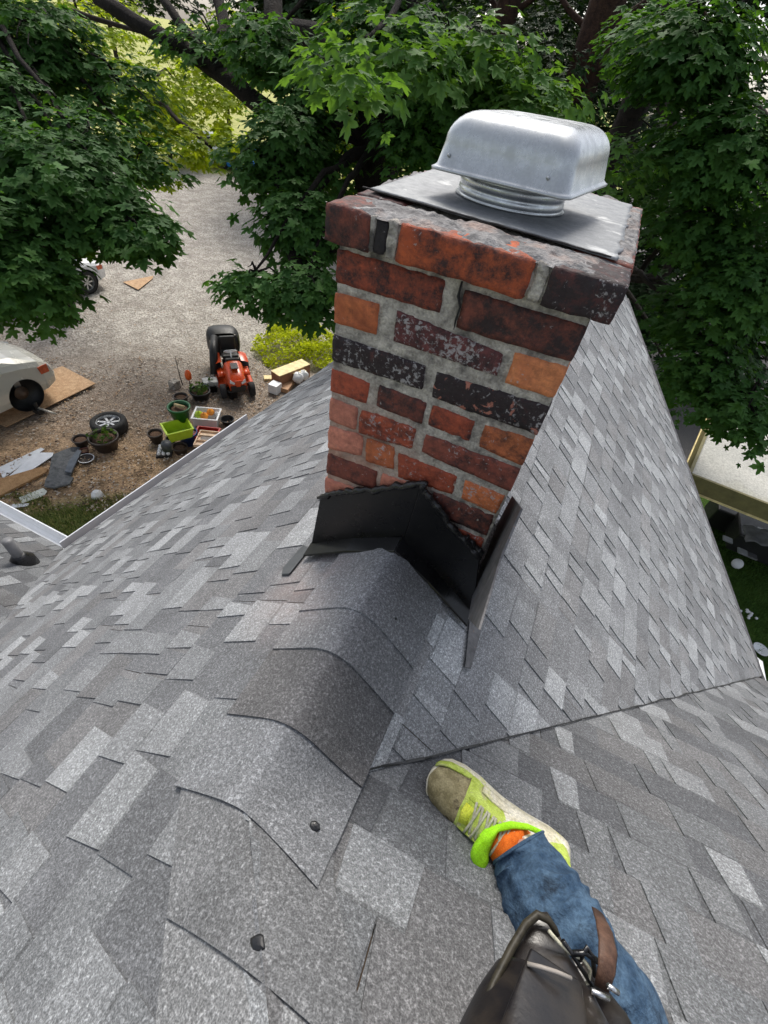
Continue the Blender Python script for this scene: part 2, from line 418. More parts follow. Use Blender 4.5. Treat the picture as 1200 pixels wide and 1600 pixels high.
def clip_slope(name, parts, mat, parent):
    """parts: list of (V,F,C, [(co,no),...]) -> one mesh keeping the negative side of each plane"""
    bm = bmesh.new(); lay = bm.verts.layers.float_color.new('tone')
    for V, F, C, planes in parts:
        b = bmesh.new(); lb = b.verts.layers.float_color.new('tone')
        vs_ = [b.verts.new(tuple(map(float, v))) for v in V]
        for v, c in zip(vs_, C): v[lb] = c
        for f in F:
            try: b.faces.new([vs_[i] for i in f])
            except ValueError: pass
        for co, no in planes:
            bmesh.ops.bisect_plane(b, geom=b.verts[:] + b.edges[:] + b.faces[:], plane_co=co, plane_no=no, clear_outer=True)
        b.verts.index_update(); mp = {}
        for v in b.verts:
            nv = bm.verts.new(v.co); nv[lay] = v[lb]; mp[v.index] = nv
        for f in b.faces: bm.faces.new([mp[v.index] for v in f.verts])
        b.free()
    me = bpy.data.meshes.new(name); bm.to_mesh(me); bm.free(); me.materials.append(mat)
    o = bpy.data.objects.new(name, me); COL.objects.link(o); setp(o, parent)
    return o
def unit(v): v = np.array(v, float); return v / np.linalg.norm(v)
# eave lines (plan) measured off the photograph
EL = [np.array([-2.89, .42]), np.array([-2.16, 3.59])]; dl = EL[1] - EL[0]
ER = [np.array([.65, 4.40]), np.array([2.51, 1.72])]; dr = ER[1] - ER[0]
VALC = EL[0][0] + EL[0][1]            # left valley: x + y = VALC
S1 = unit((-1, 0, -PL)); S2 = unit((1, 0, -PR)); S3 = unit((0, 1, -PR))
# plane 1 (left slope): carried past the ridge on the near side up to the hip
top1 = (XR + 1.3, 0, ZR + PL * 1.3)
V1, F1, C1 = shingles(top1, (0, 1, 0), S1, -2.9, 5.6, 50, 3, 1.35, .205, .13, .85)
eave_l = ((EL[0][0] + .05, EL[0][1], 0), (-dl[1], dl[0], 0))
valley_l = ((EL[0][0], EL[0][1], 0), (-1, -1, 0))
a1 = [((0, Y0, 0), (0, -1, 0)), ((XR - .055, 0, 0), (1, 0, 0)), ((0, YE, 0), (0, 1, 0)), eave_l, valley_l]
a2 = [((0, Y0, 0), (0, 1, 0)), ((XR, Y0, 0), (1, 1, 0)), ((0, -2.0, 0), (0, -1, 0)), valley_l]
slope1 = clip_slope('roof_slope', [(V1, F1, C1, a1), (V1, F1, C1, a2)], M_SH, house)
V2, F2, C2 = shingles((XR, 0, ZR), (0, 1, 0), S2, -1.5, 5.6, 34, 5, 1.35, .30, .112, .62)  # mean tone raised to carry the brighter sky light on this slope
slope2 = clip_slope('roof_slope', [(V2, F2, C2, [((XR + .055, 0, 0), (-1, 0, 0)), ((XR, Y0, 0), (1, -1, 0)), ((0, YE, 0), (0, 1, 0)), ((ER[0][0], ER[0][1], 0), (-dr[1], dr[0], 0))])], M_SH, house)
top3 = (0, Y0 - 1.35, ZR + PR * 1.35)
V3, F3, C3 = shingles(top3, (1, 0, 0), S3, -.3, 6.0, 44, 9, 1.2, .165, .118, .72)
e3 = ER[1][1]
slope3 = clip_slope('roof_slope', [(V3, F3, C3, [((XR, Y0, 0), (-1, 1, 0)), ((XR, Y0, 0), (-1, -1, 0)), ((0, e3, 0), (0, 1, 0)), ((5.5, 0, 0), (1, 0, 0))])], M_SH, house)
# lower left wing roof: falls towards +y, eave along x at the yard corner
ze4 = ZR + PL * (EL[0][0] - XR)
P4 = PL
top4 = (EL[0][0], EL[0][1] - 2.2, ze4 + P4 * 2.2)
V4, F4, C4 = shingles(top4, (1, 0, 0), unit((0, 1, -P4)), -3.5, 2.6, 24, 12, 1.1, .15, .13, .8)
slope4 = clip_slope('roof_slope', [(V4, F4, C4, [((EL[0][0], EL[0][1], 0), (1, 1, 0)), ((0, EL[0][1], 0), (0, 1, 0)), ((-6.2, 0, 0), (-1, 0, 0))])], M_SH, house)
slope2['label'] = 'right roof slope beyond the chimney, brighter sky light painted into its tone'
# decking just under the shingles and walls below
M_DECK = plain('roof_deck', (.14, .1, .07), .8)
M_WALL = plain('house_siding', (.55, .54, .5), .7, bump=.2)
M_WHITE = plain('white_painted_metal', (.62, .64, .67), .35, var=.06)
M_FASC = plain('white_fascia', (.7, .7, .7), .5, var=.08)
def zz(x, y): return roofz(x, y) - .012
mb = MB()
def sheet(poly):
    n = len(mb.v)
    top = [(x, y, z - .012) for x, y, z in poly]; bot = [(x, y, z - .05) for x, y, z in poly]
    k = len(poly); mb.add(top + bot, [tuple(range(k)), tuple(range(2 * k - 1, k - 1, -1))] + [(i, (i + 1) % k, k + (i + 1) % k, k + i) for i in range(k)])
q = lambda x, y, f: (x, y, f(x, y))
f1 = lambda x, y: ZR + PL * (x - XR); f2 = lambda x, y: ZR - PR * (x - XR); f3 = lambda x, y: ZR - PR * (y - Y0)
f4 = lambda x, y: ze4 - P4 * (y - EL[0][1])
xe_far = EL[0][0] + dl[0] / dl[1] * (YE - EL[0][1])
sheet([q(XR - .04, Y0, f1), q(XR - .04, YE, f1), q(xe_far, YE, f1), q(EL[0][0], EL[0][1], f1), q(VALC + 2.0, -2.0, f1), q(XR + 1.35, -2.0, f1)])
sheet([q(XR + .04, Y0 + .04, f2), q(ER[1][0], Y0 + ER[1][0] - XR, f2), q(ER[1][0], ER[1][1], f2), q(ER[0][0], ER[0][1], f2), q(XR + .04, YE, f2)])
sheet([q(XR, Y0, f3), q(XR + 1.35, -2, f3), q(5.5, -2, f3), q(5.5, e3, f3), q(ER[1][0], e3, f3)])
sheet([q(EL[0][0], EL[0][1], f4), q(-6.2, EL[0][1], f4), q(-6.2, -1.78, f4), q(VALC + 1.78, -1.78, f4)])
mb.build('roof_deck', M_DECK, house)
# walls
def wall(pts, z1, th=.12):
    m = MB(); n = len(pts)
    for i in range(n - 1):
        a = np.array(pts[i]); b = np.array(pts[i + 1]); d = unit(b - a); nn = np.array([-d[1], d[0]]) * th
        m.prism([(a[0], a[1], GZ), (b[0], b[1], GZ), (b[0] + nn[0], b[1] + nn[1], GZ), (a[0] + nn[0], a[1] + nn[1], GZ)], (0, 0, z1 - GZ))
    return m
ins = .35
wl = wall([(EL[0][0] + ins, EL[0][1] - ins), (xe_far + ins + .03, YE - .2)], ze4 - .06)
wl.build('wall', M_WALL, house)
wall([(-6.1, EL[0][1] - ins), (EL[0][0] + ins - .13, EL[0][1] - ins)], ze4 - .06).build('wall', M_WALL, house)
zr_e = f2(ER[1][0], 0)
wall([(ER[0][0] - .3, ER[0][1] - .3), (ER[1][0] - .35, ER[1][1] - .2)], zr_e - .06).build('wall', M_WALL, house)
wall([(ER[1][0] - .3, e3 - .35), (5.4, e3 - .35)], f3(0, e3) - .06).build('wall', M_WALL, house)

# ridge shingles
caps = [(-.25, .03, (.225, .23, .24)), (-.362, -.25, (.20, .203, .21)), (-.522, -.362, (.13, .128, .13)), (-.665, -.522, (.20, .206, .216))]
def hs(x, y, r=.022):
    return sum(roofz(x + r * k / 4, y + (r * l / 2 if y < -.5 else 0)) for k in range(-4, 5) for l in (-2, -1, 0, 1, 2)) / 45
caps += [(-.800, -.65, (.165, .168, .173)), (-.96, -.79, (.225, .229, .234))]
for i, (ya, yb, tn) in enumerate(caps):
    m = MB(); nx = 30; ny = 6; wl_ = .150; wr_ = .158
    yb2 = yb + .05 if i else -.012
    def fn(a, b, lift):
        x = XR - wl_ + a * (wl_ + wr_); y = ya + b * (yb2 - ya)
        xc = max(0, Y0 - y) * .9 if i > 3 else 0
        y += .012 * math.cos((x - XR) * 10) - .01
        if i == 3: y += -.02 * max(0, (x - XR)) / .15
        x += xc
        dome = .004 * math.exp(-((x - xc - XR) / .06) ** 2)
        return (x + .002 * nz((x, y, i), 20), y, hs(x, y, .052) + lift * (1 - .55 * b) + dome + (.0078 + .0016 * (5 - i)) + .0012 * nz((x, y, 2), 30))
    top = lambda a, b: fn(a, b, .0095)
    bot = lambda a, b: fn(a, b, -.003)
    m.grid(top, nx, ny); n0 = len(m.v); m.grid(bot, nx, ny)
    W = nx + 1
    for a in range(nx): m.f.append((a, a + 1, n0 + a + 1, n0 + a))
    for b in range(ny): m.f.append((b * W, (b + 1) * W, n0 + (b + 1) * W, n0 + b * W)); m.f.append((b * W + nx, n0 + b * W + nx, n0 + (b + 1) * W + nx, (b + 1) * W + nx))
    o = m.build('ridge_shingle', M_SH, house)
    cc = []
    for v in m.v:
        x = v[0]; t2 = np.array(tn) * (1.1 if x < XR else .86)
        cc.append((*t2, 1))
    a_ = o.data.color_attributes.new('tone', 'FLOAT_COLOR', 'POINT'); a_.data.foreach_set('color', np.array(cc, dtype=np.float32).reshape(-1))
# ridge shingles behind the chimney
yy = .75
while yy < YE - .1:
    m = MB()
    m.grid(lambda a, b: (XR - .15 + .3 * a, yy - .02 + .2 * b, hs(XR - .15 + .3 * a, 1, .05) + .008 + .008 * (1 - b)), 10, 1)
    o = m.build('ridge_shingle', M_SH, house); k = random.choice(TONES)
    a_ = o.data.color_attributes.new('tone', 'FLOAT_COLOR', 'POINT'); a_.data.foreach_set('color', np.array([(*k, 1)] * len(m.v), dtype=np.float32).reshape(-1)); yy += .16
# tar dabs on the roof
for (u, v, rx, ry, sq) in [(546, 915, .009, .005, 1), (556, 911, .007, .003, 1), (618, 968, .006, .007, 1), (492, 1291, .009, .007, 0), (403, 1474, .010, .008, 0)]:
    r_ = ray(u, v); t_ = .5
    while t_ < 3:
        p = CAM + r_ * t_
        if p[2] < hs(p[0], p[1], .05) + .023: break
        t_ += .002
    m = MB()
    def blob(a, b):
        th = a * 2 * math.pi; ph = b * math.pi / 2; rr = 1 + .3 * nz((math.cos(th), math.sin(th), u), 1.5)
        return (p[0] + rx * rr * math.cos(th) * math.cos(ph), p[1] + ry * rr * math.sin(th) * math.cos(ph), hs(p[0] + rx * rr * math.cos(th) * math.cos(ph), p[1], .05) + .0230 + .0025 * math.sin(ph))
    m.grid(blob, 14, 4); m.build('sealant_dab', M_TAR, house, True)
# dark joint lines where the slopes meet at the right valley
m = MB()
pv = []
for i in range(61):
    t_ = .14 + i / 60 * 2.33
    pv.append((XR + t_ + .004 * nz((t_, 0, 0), 9), Y0 + t_ + .004 * nz((t_, 5, 0), 9)))
for i in range(60):
    a, b = pv[i], pv[i + 1]; w_ = .0012 + .0018 * abs(nz((i, 0, 0), .7))
    q_ = []
    for p_, s_ in ((a, -1), (b, -1), (b, 1), (a, 1)):
        x, y = p_[0] + s_ * w_, p_[1] - s_ * w_
        q_.append((x, y, max(f2(x, y), f3(x, y)) + .0135))
    m.add(q_, [(0, 1, 2, 3)])
m.build('valley_joint', M_TAR, house)

# gutters
def gutter(a, b, z, nrm, name='gutter'):
    a = np.array(a); b = np.array(b); nrm = np.array(nrm); m = MB()
    prof = [(-.01, .0), (-.01, -.08), (.05, -.10), (.085, -.07), (.10, -.0), (.105, .004), (.093, .004), (.078, -.065), (.05, -.09), (0, -.07), (0, 0)]
    k = len(prof); V = []
    for e_ in (a, b):
        for d, h in prof: V.append((e_[0] + nrm[0] * d, e_[1] + nrm[1] * d, z(e_) + h))
    F = [(i, (i + 1) % k, k + (i + 1) % k, k + i) for i in range(k)] + [tuple(range(k)), tuple(range(2 * k - 1, k - 1, -1))]
    m.add(V, F); return m.build(name, M_WHITE, house, bevel=.003)
ge = EL[0] + dl * 1.4
nl = unit((-dl[1], dl[0]))
GO = -.06
gutter(EL[0] + nl * GO, EL[0] + dl * .62 + nl * GO, lambda e_: f1(e_[0] + .06, 0) - .055, nl)
gutter((-6.2, EL[0][1] + .005), (EL[0][0] - .0, EL[0][1] + .005), lambda e_: ze4 - .004, (0, 1))
gutter((ER[1][0] + .03, e3 + .005), (5.5, e3 + .005), lambda e_: f3(0, e3) - .004, (0, 1))
# drip edge along the free right edge of the far slope
m = MB(); pr = [(ER[0][0] - .02, ER[0][1] + .03), (ER[1][0] + .01, ER[1][1] - .01)]
m.add([(x, y, f2(x, 0) + dz) for x, y in pr for dz in (.002, -.12)] + [(x + .02, y + .012, f2(x, 0) + dz) for x, y in pr for dz in (.002, -.12)],
      [(0, 1, 3, 2), (4, 6, 7, 5), (0, 2, 6, 4), (1, 5, 7, 3), (0, 4, 5, 1), (2, 3, 7, 6)])
m.build('drip_edge', M_STEP, house)
# plumbing vent on the lower left roof
pb = hit(36, 878, (0, P4, 1), ze4 + P4 * EL[0][1])
pipe = MB(); pipe.tube([pb - np.array([0, 0, .05]), pb + np.array([0, 0, .25])], .035, 16); pp = pipe.build('vent_pipe', plain('grey_pipe', (.16, .16, .165), .5), house, True)
bt = MB(); bt.lathe([(.09, -.05), (.085, .02), (.05, .07), (.036, .09)], pb, 18); bt.build('pipe_boot', M_TAR, pp, True)
# small dark hood vent at the left eave
pv_ = hit(262, 702, (-PL, 0, 1), ZR - PL * XR)
mv = MB(); mv.lathe([(.075, 0), (.075, .10), (.06, .13), (0, .14)], pv_ + np.array([0, 0, .0]), 16); mv.build('eave_vent', plain('dark_grey_cap', (.035, .04, .045), .5), house, True)

# ---------------------------------------------------------------- chimney
YF = 0.0
def fr(u, v, y=0.0): return hit(u, v, (0, 1, 0), y)
RED = (.42, .10, .05); ORG = (.56, .18, .07); DK = (.13, .045, .04); BRN = (.24, .075, .05); PNK = (.60, .25, .17); TAN = (.62, .24, .10); PUR = (.15, .05, .05)
front = [
 # quad px TL TR BR BL, colour, soot, specks, patches, amp
 ([(526, 386), (697, 437), (688, 490), (524, 441)], RED, .26, 0, 0),
 ([(727, 450), (924, 512), (897, 567), (712, 512)], BRN, .30, .0, 0),
 ([(523, 455), (594, 474), (589, 523), (522, 503)], ORG, .12, 0, 0),
 ([(620, 483), (788, 553), (777, 588), (614, 533)], PUR, .24, .17, 0),
 ([(804, 549), (890, 573), (866, 622), (788, 598)], TAN, .10, .03, 0),
 ([(521, 521), (667, 572), (661, 609), (519, 563)], DK, .40, .15, 0),
 ([(682, 580), (866, 637), (840, 680), (674, 621)], DK, .42, .12, .36),
 ([(517, 574), (579, 598), (573, 631), (516, 611)], RED, .16, 0, 0),
 ([(592, 600), (668, 629), (660, 663), (588, 634)], BRN, .26, .04, 0),
 ([(676, 631), (743, 658), (734, 691), (667, 664)], RED, .20, .02, 0),
 ([(757, 663), (836, 686), (817, 728), (747, 698)], ORG, .22, .06, 0),
 ([(514, 619), (560, 637), (557, 673), (513, 656)], PNK, .0, 0, .1),
 ([(563, 638), (651, 669), (645, 702), (560, 675)], RED, .20, .13, .1),
 ([(665, 677), (814, 732), (801, 770), (658, 706)], BRN, .22, .07, .05),
 ([(510, 662), (568, 680), (566, 713), (509, 699)], PNK, .02, 0, .2),
 ([(573, 683), (617, 699), (616, 734), (571, 720)], ORG, .12, .1, .2),
 ([(622, 706), (715, 744), (707, 773), (621, 746)], RED, .14, .1, 0),
 ([(727, 749), (790, 774), (776, 803), (720, 778)], ORG, .08, .16, 0),
 ([(508, 706), (590, 736), (587, 768), (507, 738)], BRN, .18, .04, .12),
 ([(596, 738), (668, 764), (664, 796), (592, 770)], PNK, .05, .05, .15),
 ([(676, 767), (773, 806), (761, 838), (672, 800)], BRN, .27, .05, 0),
 ([(506, 744), (588, 774), (586, 802), (505, 776)], PNK, .05, .08, .1),
 ([(594, 776), (664, 802), (660, 830), (592, 806)], RED, .1, .1, .1),
 ([(672, 806), (757, 842), (750, 866), (668, 836)], RED, .2, .1, 0)]
chim = MB(); bc = []; be = []
kk = 0
def add_brick(c8, col, soot, sp, pa, dims, n=(14, 5, 3), amp=.0016, r=.006):
    global kk
    kk += 1
    c = hexa(chim, c8, n, dims, r, amp, 55, kk)
    v = random.uniform(.85, 1.15); col = tuple(x * v for x in col)
    bc.extend([(*col, soot)] * c); be.extend([(sp, pa, random.random(), 1)] * c)
for quad, col, soot, sp, pa in front:
    TL, TR, BR, BL = [fr(*q_) for q_ in quad]
    for q_ in (TL, TR, BR, BL): q_[0] = min(max(q_[0], -.220), .212)
    d0 = np.array([0, -.003 + random.uniform(-.002, .002), 0]); d1 = np.array([0, .095, 0])
    c8 = [[[BL + d0, BL + d1], [TL + d0, TL + d1]], [[BR + d0, BR + d1], [TR + d0, TR + d1]]]
    cen_ = (TL + TR + BR + BL) / 4; gx_ = np.array([.0022, 0, 0]); gz_ = np.array([0, 0, .0018]); TL = TL - gx_ + gz_; TR = TR + gx_ + gz_; BR = BR + gx_ - gz_; BL = BL - gx_ - gz_
    W_ = np.linalg.norm(TR - TL)
    add_brick(c8, col, soot, sp, pa, (W_, .058, .1), (max(6, int(W_ / .010)), 6, 2), .0026 if pa > .08 else .0018, .004)
# other three faces in running bond
HB = .598; DEP = .62
def side_bricks(p0, d, length, inward):
    z = HB; row = 0
    while z > -.35:
        zb = z - .058; x = -.105 if row % 2 else 0
        while x < length - .01:
            a = max(x, 0.0); b = min(x + .2, length)
            if b - a > .03:
                A = np.array([p0[0] + d[0] * a, p0[1] + d[1] * a, 0]); B = np.array([p0[0] + d[0] * b, p0[1] + d[1] * b, 0]); I = np.array([inward[0], inward[1], 0]) * .09
                zt = np.array([0, 0, z]); zl = np.array([0, 0, zb])
                c8 = [[[A + zl, A + zl + I], [A + zt, A + zt + I]], [[B + zl, B + zl + I], [B + zt, B + zt + I]]]
                add_brick(c8, random.choice([RED, ORG, BRN, DK, PNK, RED]), random.uniform(0, .3), random.uniform(0, .15), random.uniform(0, .2), (b - a, .058, .09), (7, 3, 2))
            x += .21
        z -= .068; row += 1
side_bricks((-.219, .10), (0, 1), DEP - .1, (1, 0)); side_bricks((.211, .10), (0, 1), DEP - .1, (-1, 0)); side_bricks((-.219, DEP), (1, 0), .43, (0, -1))
chimney = obj('chimney', chim.v, chim.f, M_BR, house, True, {'bcol': bc, 'bext': be})
chimney['label'] = 'sooty red brick chimney with chipped mortar joints'
# mortar core
m = MB()
def rough_plane(m, A, B, z0_, z1_, nn, nu=90, nv=110, amp=.0028):
    A = np.array(A); B = np.array(B)
    m.grid(lambda a, b: (lambda p: (p[0] + nn[0] * amp * nz(p, 70), p[1] + nn[1] * amp * nz(p, 70) + nn[1] * amp * .8 * nz(p, 190), p[2]))((A[0] + (B[0] - A[0]) * a, A[1] + (B[1] - A[1]) * a, z0_ + (z1_ - z0_) * b)), nu, nv)
rough_plane(m, (-.2165, .001), (.2085, .001), -.5, .607, (0, 1))
rough_plane(m, (-.2165, .004), (-.2165, DEP - .007), -.5, .607, (1, 0), 60, 60)
rough_plane(m, (.2085, .004), (.2085, DEP - .007), -.5, .607, (1, 0), 60, 60)
rough_plane(m, (-.2165, DEP - .007), (.2085, DEP - .007), -.5, .607, (0, 1), 60, 60)
m.build('mortar', M_MORTAR, chimney, True)
# crown course
crown = MB(); cbc = []; cbe = []
YC = -.025; ZC0, ZC1 = .607, .662
def cbrick(xa, xb, ya, yb, col, soot, sp, pa=0, za=ZC0, zb=ZC1, tilt=0):
    global kk
    kk += 1
    c8 = [[[(x, y, z + tilt * (x - xa)) for y in (ya, yb)] for z in (za, zb)] for x in (xa, xb)]
    c = hexa(crown, c8, (max(5, int((xb - xa) / .011)), 6, max(5, int((yb - ya) / .014))), (xb - xa, zb - za, yb - ya), .0045, .0026, 60, kk)
    cbc.extend([(*col, soot)] * c); cbe.extend([(sp, pa, 0, 1)] * c)
cbrick(-.233, -.152, YC, .07, BRN, .27, .02)
cbrick(-.145, -.123, YC + .003, .07, (.03, .03, .035), .5, .0, 0, ZC0 + .002, ZC1 - .003)
cbrick(-.104, .108, YC - .002, .07, (.46, .11, .04), .24, .02)
cbrick(.132, .237, YC - .003, .07, DK, .32, .10)
y_ = .082
for i in range(3):
    y2 = min(y_ + .2, .65)
    cbrick(-.233, -.14, y_, y2, random.choice([RED, BRN, DK]), .25, .05); cbrick(.145, .240, y_, y2, random.choice([PNK, BRN, DK]), .2, .12)
    y_ += .21
cbrick(-.13, .0, .56, .65, RED, .2, .05); cbrick(.01, .135, .56, .65, BRN, .2, .05)
cr = obj('crown_course', crown.v, crown.f, M_BR, chimney, True, {'bcol': cbc, 'bext': cbe})
# mortar in and over the crown course
m = MB()
hexa(m, [[[(x, y, z) for y in (YC + .006, .64)] for z in (ZC0 + .002, ZC1 - .004)] for x in (-.226, .232)], (50, 8, 60), (.458, .05, .62), .004, .003, 60, 3)
hexa(m, [[[(x, y, z) for y in (YC + .001, .06)] for z in (ZC0, ZC1 - .002)] for x in (-.123, -.105)], (8, 10, 6), (.02, .053, .06), .003, .003, 90, 5)
hexa(m, [[[(x, y, z) for y in (YC + .001, .06)] for z in (ZC0 + .003, ZC1 - .001)] for x in (-.153, -.144)], (5, 8, 6), (.01, .053, .06), .003, .002, 90, 6)
hexa(m, [[[(x, y, z) for y in (YC + .003, .06)] for z in (ZC0, ZC1 - .001)] for x in (.110, .131)], (8, 10, 6), (.02, .053, .06), .003, .003, 90, 7)
m.build('crown_mortar', M_MORTAR, chimney, True)
def strip(y0a, y1a, x0a, x1a, h, k, name='mortar_wash', mat=None, n=(60, 10)):
    m = MB()
    def fn(a, b):
        x = x0a + (x1a - x0a) * a; y = y0a + (y1a - y0a) * b
        ed = min(a, 1 - a, b, 1 - b)
        e2 = min(1, ed * 6)
        return (x + .004 * nz((x, y, k), 40), y + .006 * nz((x, y, k + 4), 40), ZC1 - .004 + h * e2 * (.75 + .6 * nz((x, y, k), 22) + .3 * nz((x, y, k), 90)))
    m.grid(fn, *n); return m
for i, (a, b, c_, d_, h_, n_) in enumerate([(-.022, .088, -.23, .234, .009, (150, 36)), (.08, .645, .205, .238, .014, (14, 130)), (.08, .645, -.232, -.212, .011, (12, 130)), (.60, .647, -.23, .235, .012, (120, 16))]):
    strip(a, b, c_, d_, h_, i * 11, n=n_).build('mortar_wash', M_CROWN, chimney, True)
# cracks: dark crumbled line beside the plate
m = MB(); pts = [(-.226 + i * .0075, .092 + .006 * nz((i, 0, 0), .35) - .0004 * i, ZC1 + .0075) for i in range(58)]
m.tube(pts, [.0016 + .0016 * abs(nz((i, 3, 0), .5)) for i in range(58)], 6, flat=.6)
m.build('crack', plain('dark_crevice', (.02, .018, .018), .95), chimney, True)
m = MB(); pc = [fr(u, v, -.0045) for u, v in ((722, 440), (716, 462), (719, 480), (712, 500), (709, 515))]
m.tube(pc, [.003, .004, .003, .0035, .001], 6, flat=.5); m.build('crack', bpy.data.materials['dark_crevice'], chimney, True)
# metal plate
m = MB()
px = [(-.215, .100), (.212, .076), (.212, .606), (-.215, .615)]
def plate(a, b, dz):
    p = (np.array(px[0]) * (1 - a) * (1 - b) + np.array(px[1]) * a * (1 - b) + np.array(px[2]) * a * b + np.array(px[3]) * (1 - a) * b)
    jag = .006 * nz((p[0], p[1], 1), 30) if a > .97 else .002 * nz((p[0], p[1], 1), 15)
    return (p[0] + jag, p[1] + .002 * nz((p[0], p[1], 2), 18), ZC1 + .0065 + .0022 * nz((p[0], p[1], 0), 7) + dz)
m.grid(lambda a, b: plate(a, b, .0012), 50, 50); n0 = len(m.v); m.grid(lambda a, b: plate(a, b, -.0025), 50, 50)
for i in range(50):
    m.f += [(i, i + 1, n0 + i + 1, n0 + i), (2550 + i, n0 + 2550 + i, n0 + 2550 + i + 1, 2550 + i + 1), (i * 51, n0 + i * 51, n0 + i * 51 + 51, i * 51 + 51), (i * 51 + 50, i * 51 + 101, n0 + i * 51 + 101, n0 + i * 51 + 50)]
m.build('metal_plate', M_PLATE, chimney, True)
# collar
VC = np.array([-.008, .282])
prof = []
for i in range(33):
    z = ZC1 + .010 + i * .0021; prof.append((.0985 + .0022 * abs(math.sin(i * .42))  + (.006 if i < 1 else 0), z))
m = MB(); m.lathe(prof, (VC[0], VC[1], 0), 64); m.build('vent_collar', make_galv('bright_collar', (.5, .52, .54), (.6, .62, .64), .3), chimney, True)
# hood: rounded box, open underneath, with a rim
def rrect(w_, d_, r, n=8):
    o_ = []
    for cx, cy, a0 in ((w_ / 2 - r, d_ / 2 - r, 0), (-w_ / 2 + r, d_ / 2 - r, 90), (-w_ / 2 + r, -d_ / 2 + r, 180), (w_ / 2 - r, -d_ / 2 + r, 270)):
        for i in range(n + 1):
            t_ = math.radians(a0 + 90 * i / n); o_.append((cx + r * math.cos(t_), cy + r * math.sin(t_)))
    return o_
m = MB(); HW, HD, HZ = .240, .24, .0765
layers = []
layers.append((HW + .012, HD + .012, -.004, .022)); layers.append((HW + .014, HD + .014, -.001, .023)); layers.append((HW + .006, HD + .006, .001, .022)); layers.append((HW, HD, .004, .022))
for i in range(9):
    t_ = i / 8 * math.pi / 2; R_ = .042
    layers.append((HW - .010 - 2 * R_ * (1 - math.cos(t_)), HD - .012 - 2 * R_ * (1 - math.cos(t_)) * 1.05, HZ - R_ + R_ * math.sin(t_), .026))
hr = Matrix.Rotation(math.radians(-10), 3, 'Z') @ Matrix.Rotation(math.radians(-1.5), 3, 'Y') @ Matrix.Rotation(math.radians(1.0), 3, 'X')
HC = Vector((0.006, .262, .7165))
V = []; F = []; K = None
for (w_, d_, z, r) in layers:
    rr = rrect(w_, d_, min(r, w_ / 2 - .001, d_ / 2 - .001)); K = len(rr)
    V += [hr @ Vector((x, y, z)) + HC for x, y in rr]
for i in range(len(layers) - 1):
    for k in range(K): F.append((i * K + k, i * K + (k + 1) % K, (i + 1) * K + (k + 1) % K, (i + 1) * K + k))
nl_ = len(layers)
# slightly crowned top
tc = len(V); V.append(hr @ Vector((0, 0, HZ + .0015)) + HC)
for k in range(K): F.append(((nl_ - 1) * K + k, (nl_ - 1) * K + (k + 1) % K, tc))
m.add(V, F); hood = m.build('vent_hood', M_GALV, chimney, True)
sm = hood.modifiers.new('s', 'SOLIDIFY'); sm.thickness = .0012; sm.offset = -1
for (x, z) in ((-.092, .018), (.084, .018)):
    m = MB(); c = hr @ Vector((x, -HD / 2 + .001, z)) + HC; m.lathe([(0, -.002), (.0028, -.0015), (.0028, .0008), (0, .002)], c, 12, Matrix.Rotation(math.radians(90), 3, 'X')); m.build('rivet', M_GALV, chimney, True)
# apron flashing
def ap(poly, y, th, name, mat=None):
    m = MB(); m.prism([(x, y, z) for x, z in poly], (0, th, 0)); return m.build(name, mat or M_FLASH, chimney, bevel=.001)
zb = lambda x: (f1(x, 0) if x < XR else f2(x, 0))
ap([(-.226, .005), (-.12, .085), (.028, .182), (.020, -.030), (XR, ZR + .03), (-.12, zb(-.12) + .03), (-.252, zb(-.252) + .03)], -.013, .007, 'apron_flashing')
ap([(.028, .180), (.12, .10), (.212, .030), (.262, zb(.262) + .02), (.12, zb(.12) + .03), (.021, -.030)], -.016, .009, 'apron_flashing')
for pts_ in ([(-.254, 0), (-.12, 0), (XR, 0)], [(XR + .002, 0), (.12, 0), (.255, 0)]):
    m = MB(); V = []
    for x, _ in pts_:
        z = hs(x, -.05, .05) + .034
        V += [(x, -.006, z + .014), (x, -.052, z), (x, -.055, z - .006), (x, -.006, z + .004)]
    F = []
    for i in range(len(pts_) - 1):
        for k in range(4): F.append((i * 4 + k, i * 4 + (k + 1) % 4, i * 4 + 4 + (k + 1) % 4, i * 4 + 4 + k))
    F += [(0, 1, 2, 3), tuple(len(V) - 4 + k for k in (3, 2, 1, 0))]
    m.add(V, F); m.build('flashing_lip', M_FLASH, chimney, bevel=.001)
# sealant beads along the flashing top
def bead(pts_, r, k, name='sealant_bead'):
    P_ = []; n = len(pts_); 
    for i in range(n - 1):
        for j in range(16):
            t_ = j / 16; p = np.array(pts_[i]) * (1 - t_) + np.array(pts_[i + 1]) * t_
            P_.append(p + np.array([.004 * nz(p, 60, k), .002 * nz(p, 60, k + 1), .010 * nz(p, 60, k + 2)]))
    R_ = [r * (1 + .75 * nz(p, 90, k)) for p in P_]
    m = MB(); m.tube(P_, R_, 10); return m.build(name, M_TAR, chimney, True)
bead([(-.232, -.016, .004), (-.12, -.016, .087), (.03, -.016, .186), (.045, -.016, .190)], .0075, 1)
bead([(.030, -.018, .185), (.12, -.018, .103), (.217, -.018, .033)], .0072, 3)
bead([(.165, -.012, .078), (.2, -.012, .055), (.213, -.012, .052)], .008, 5)
bead([(.030, -.02, .19), (.042, -.022, .178), (.040, -.02, .166)], .006, 6)
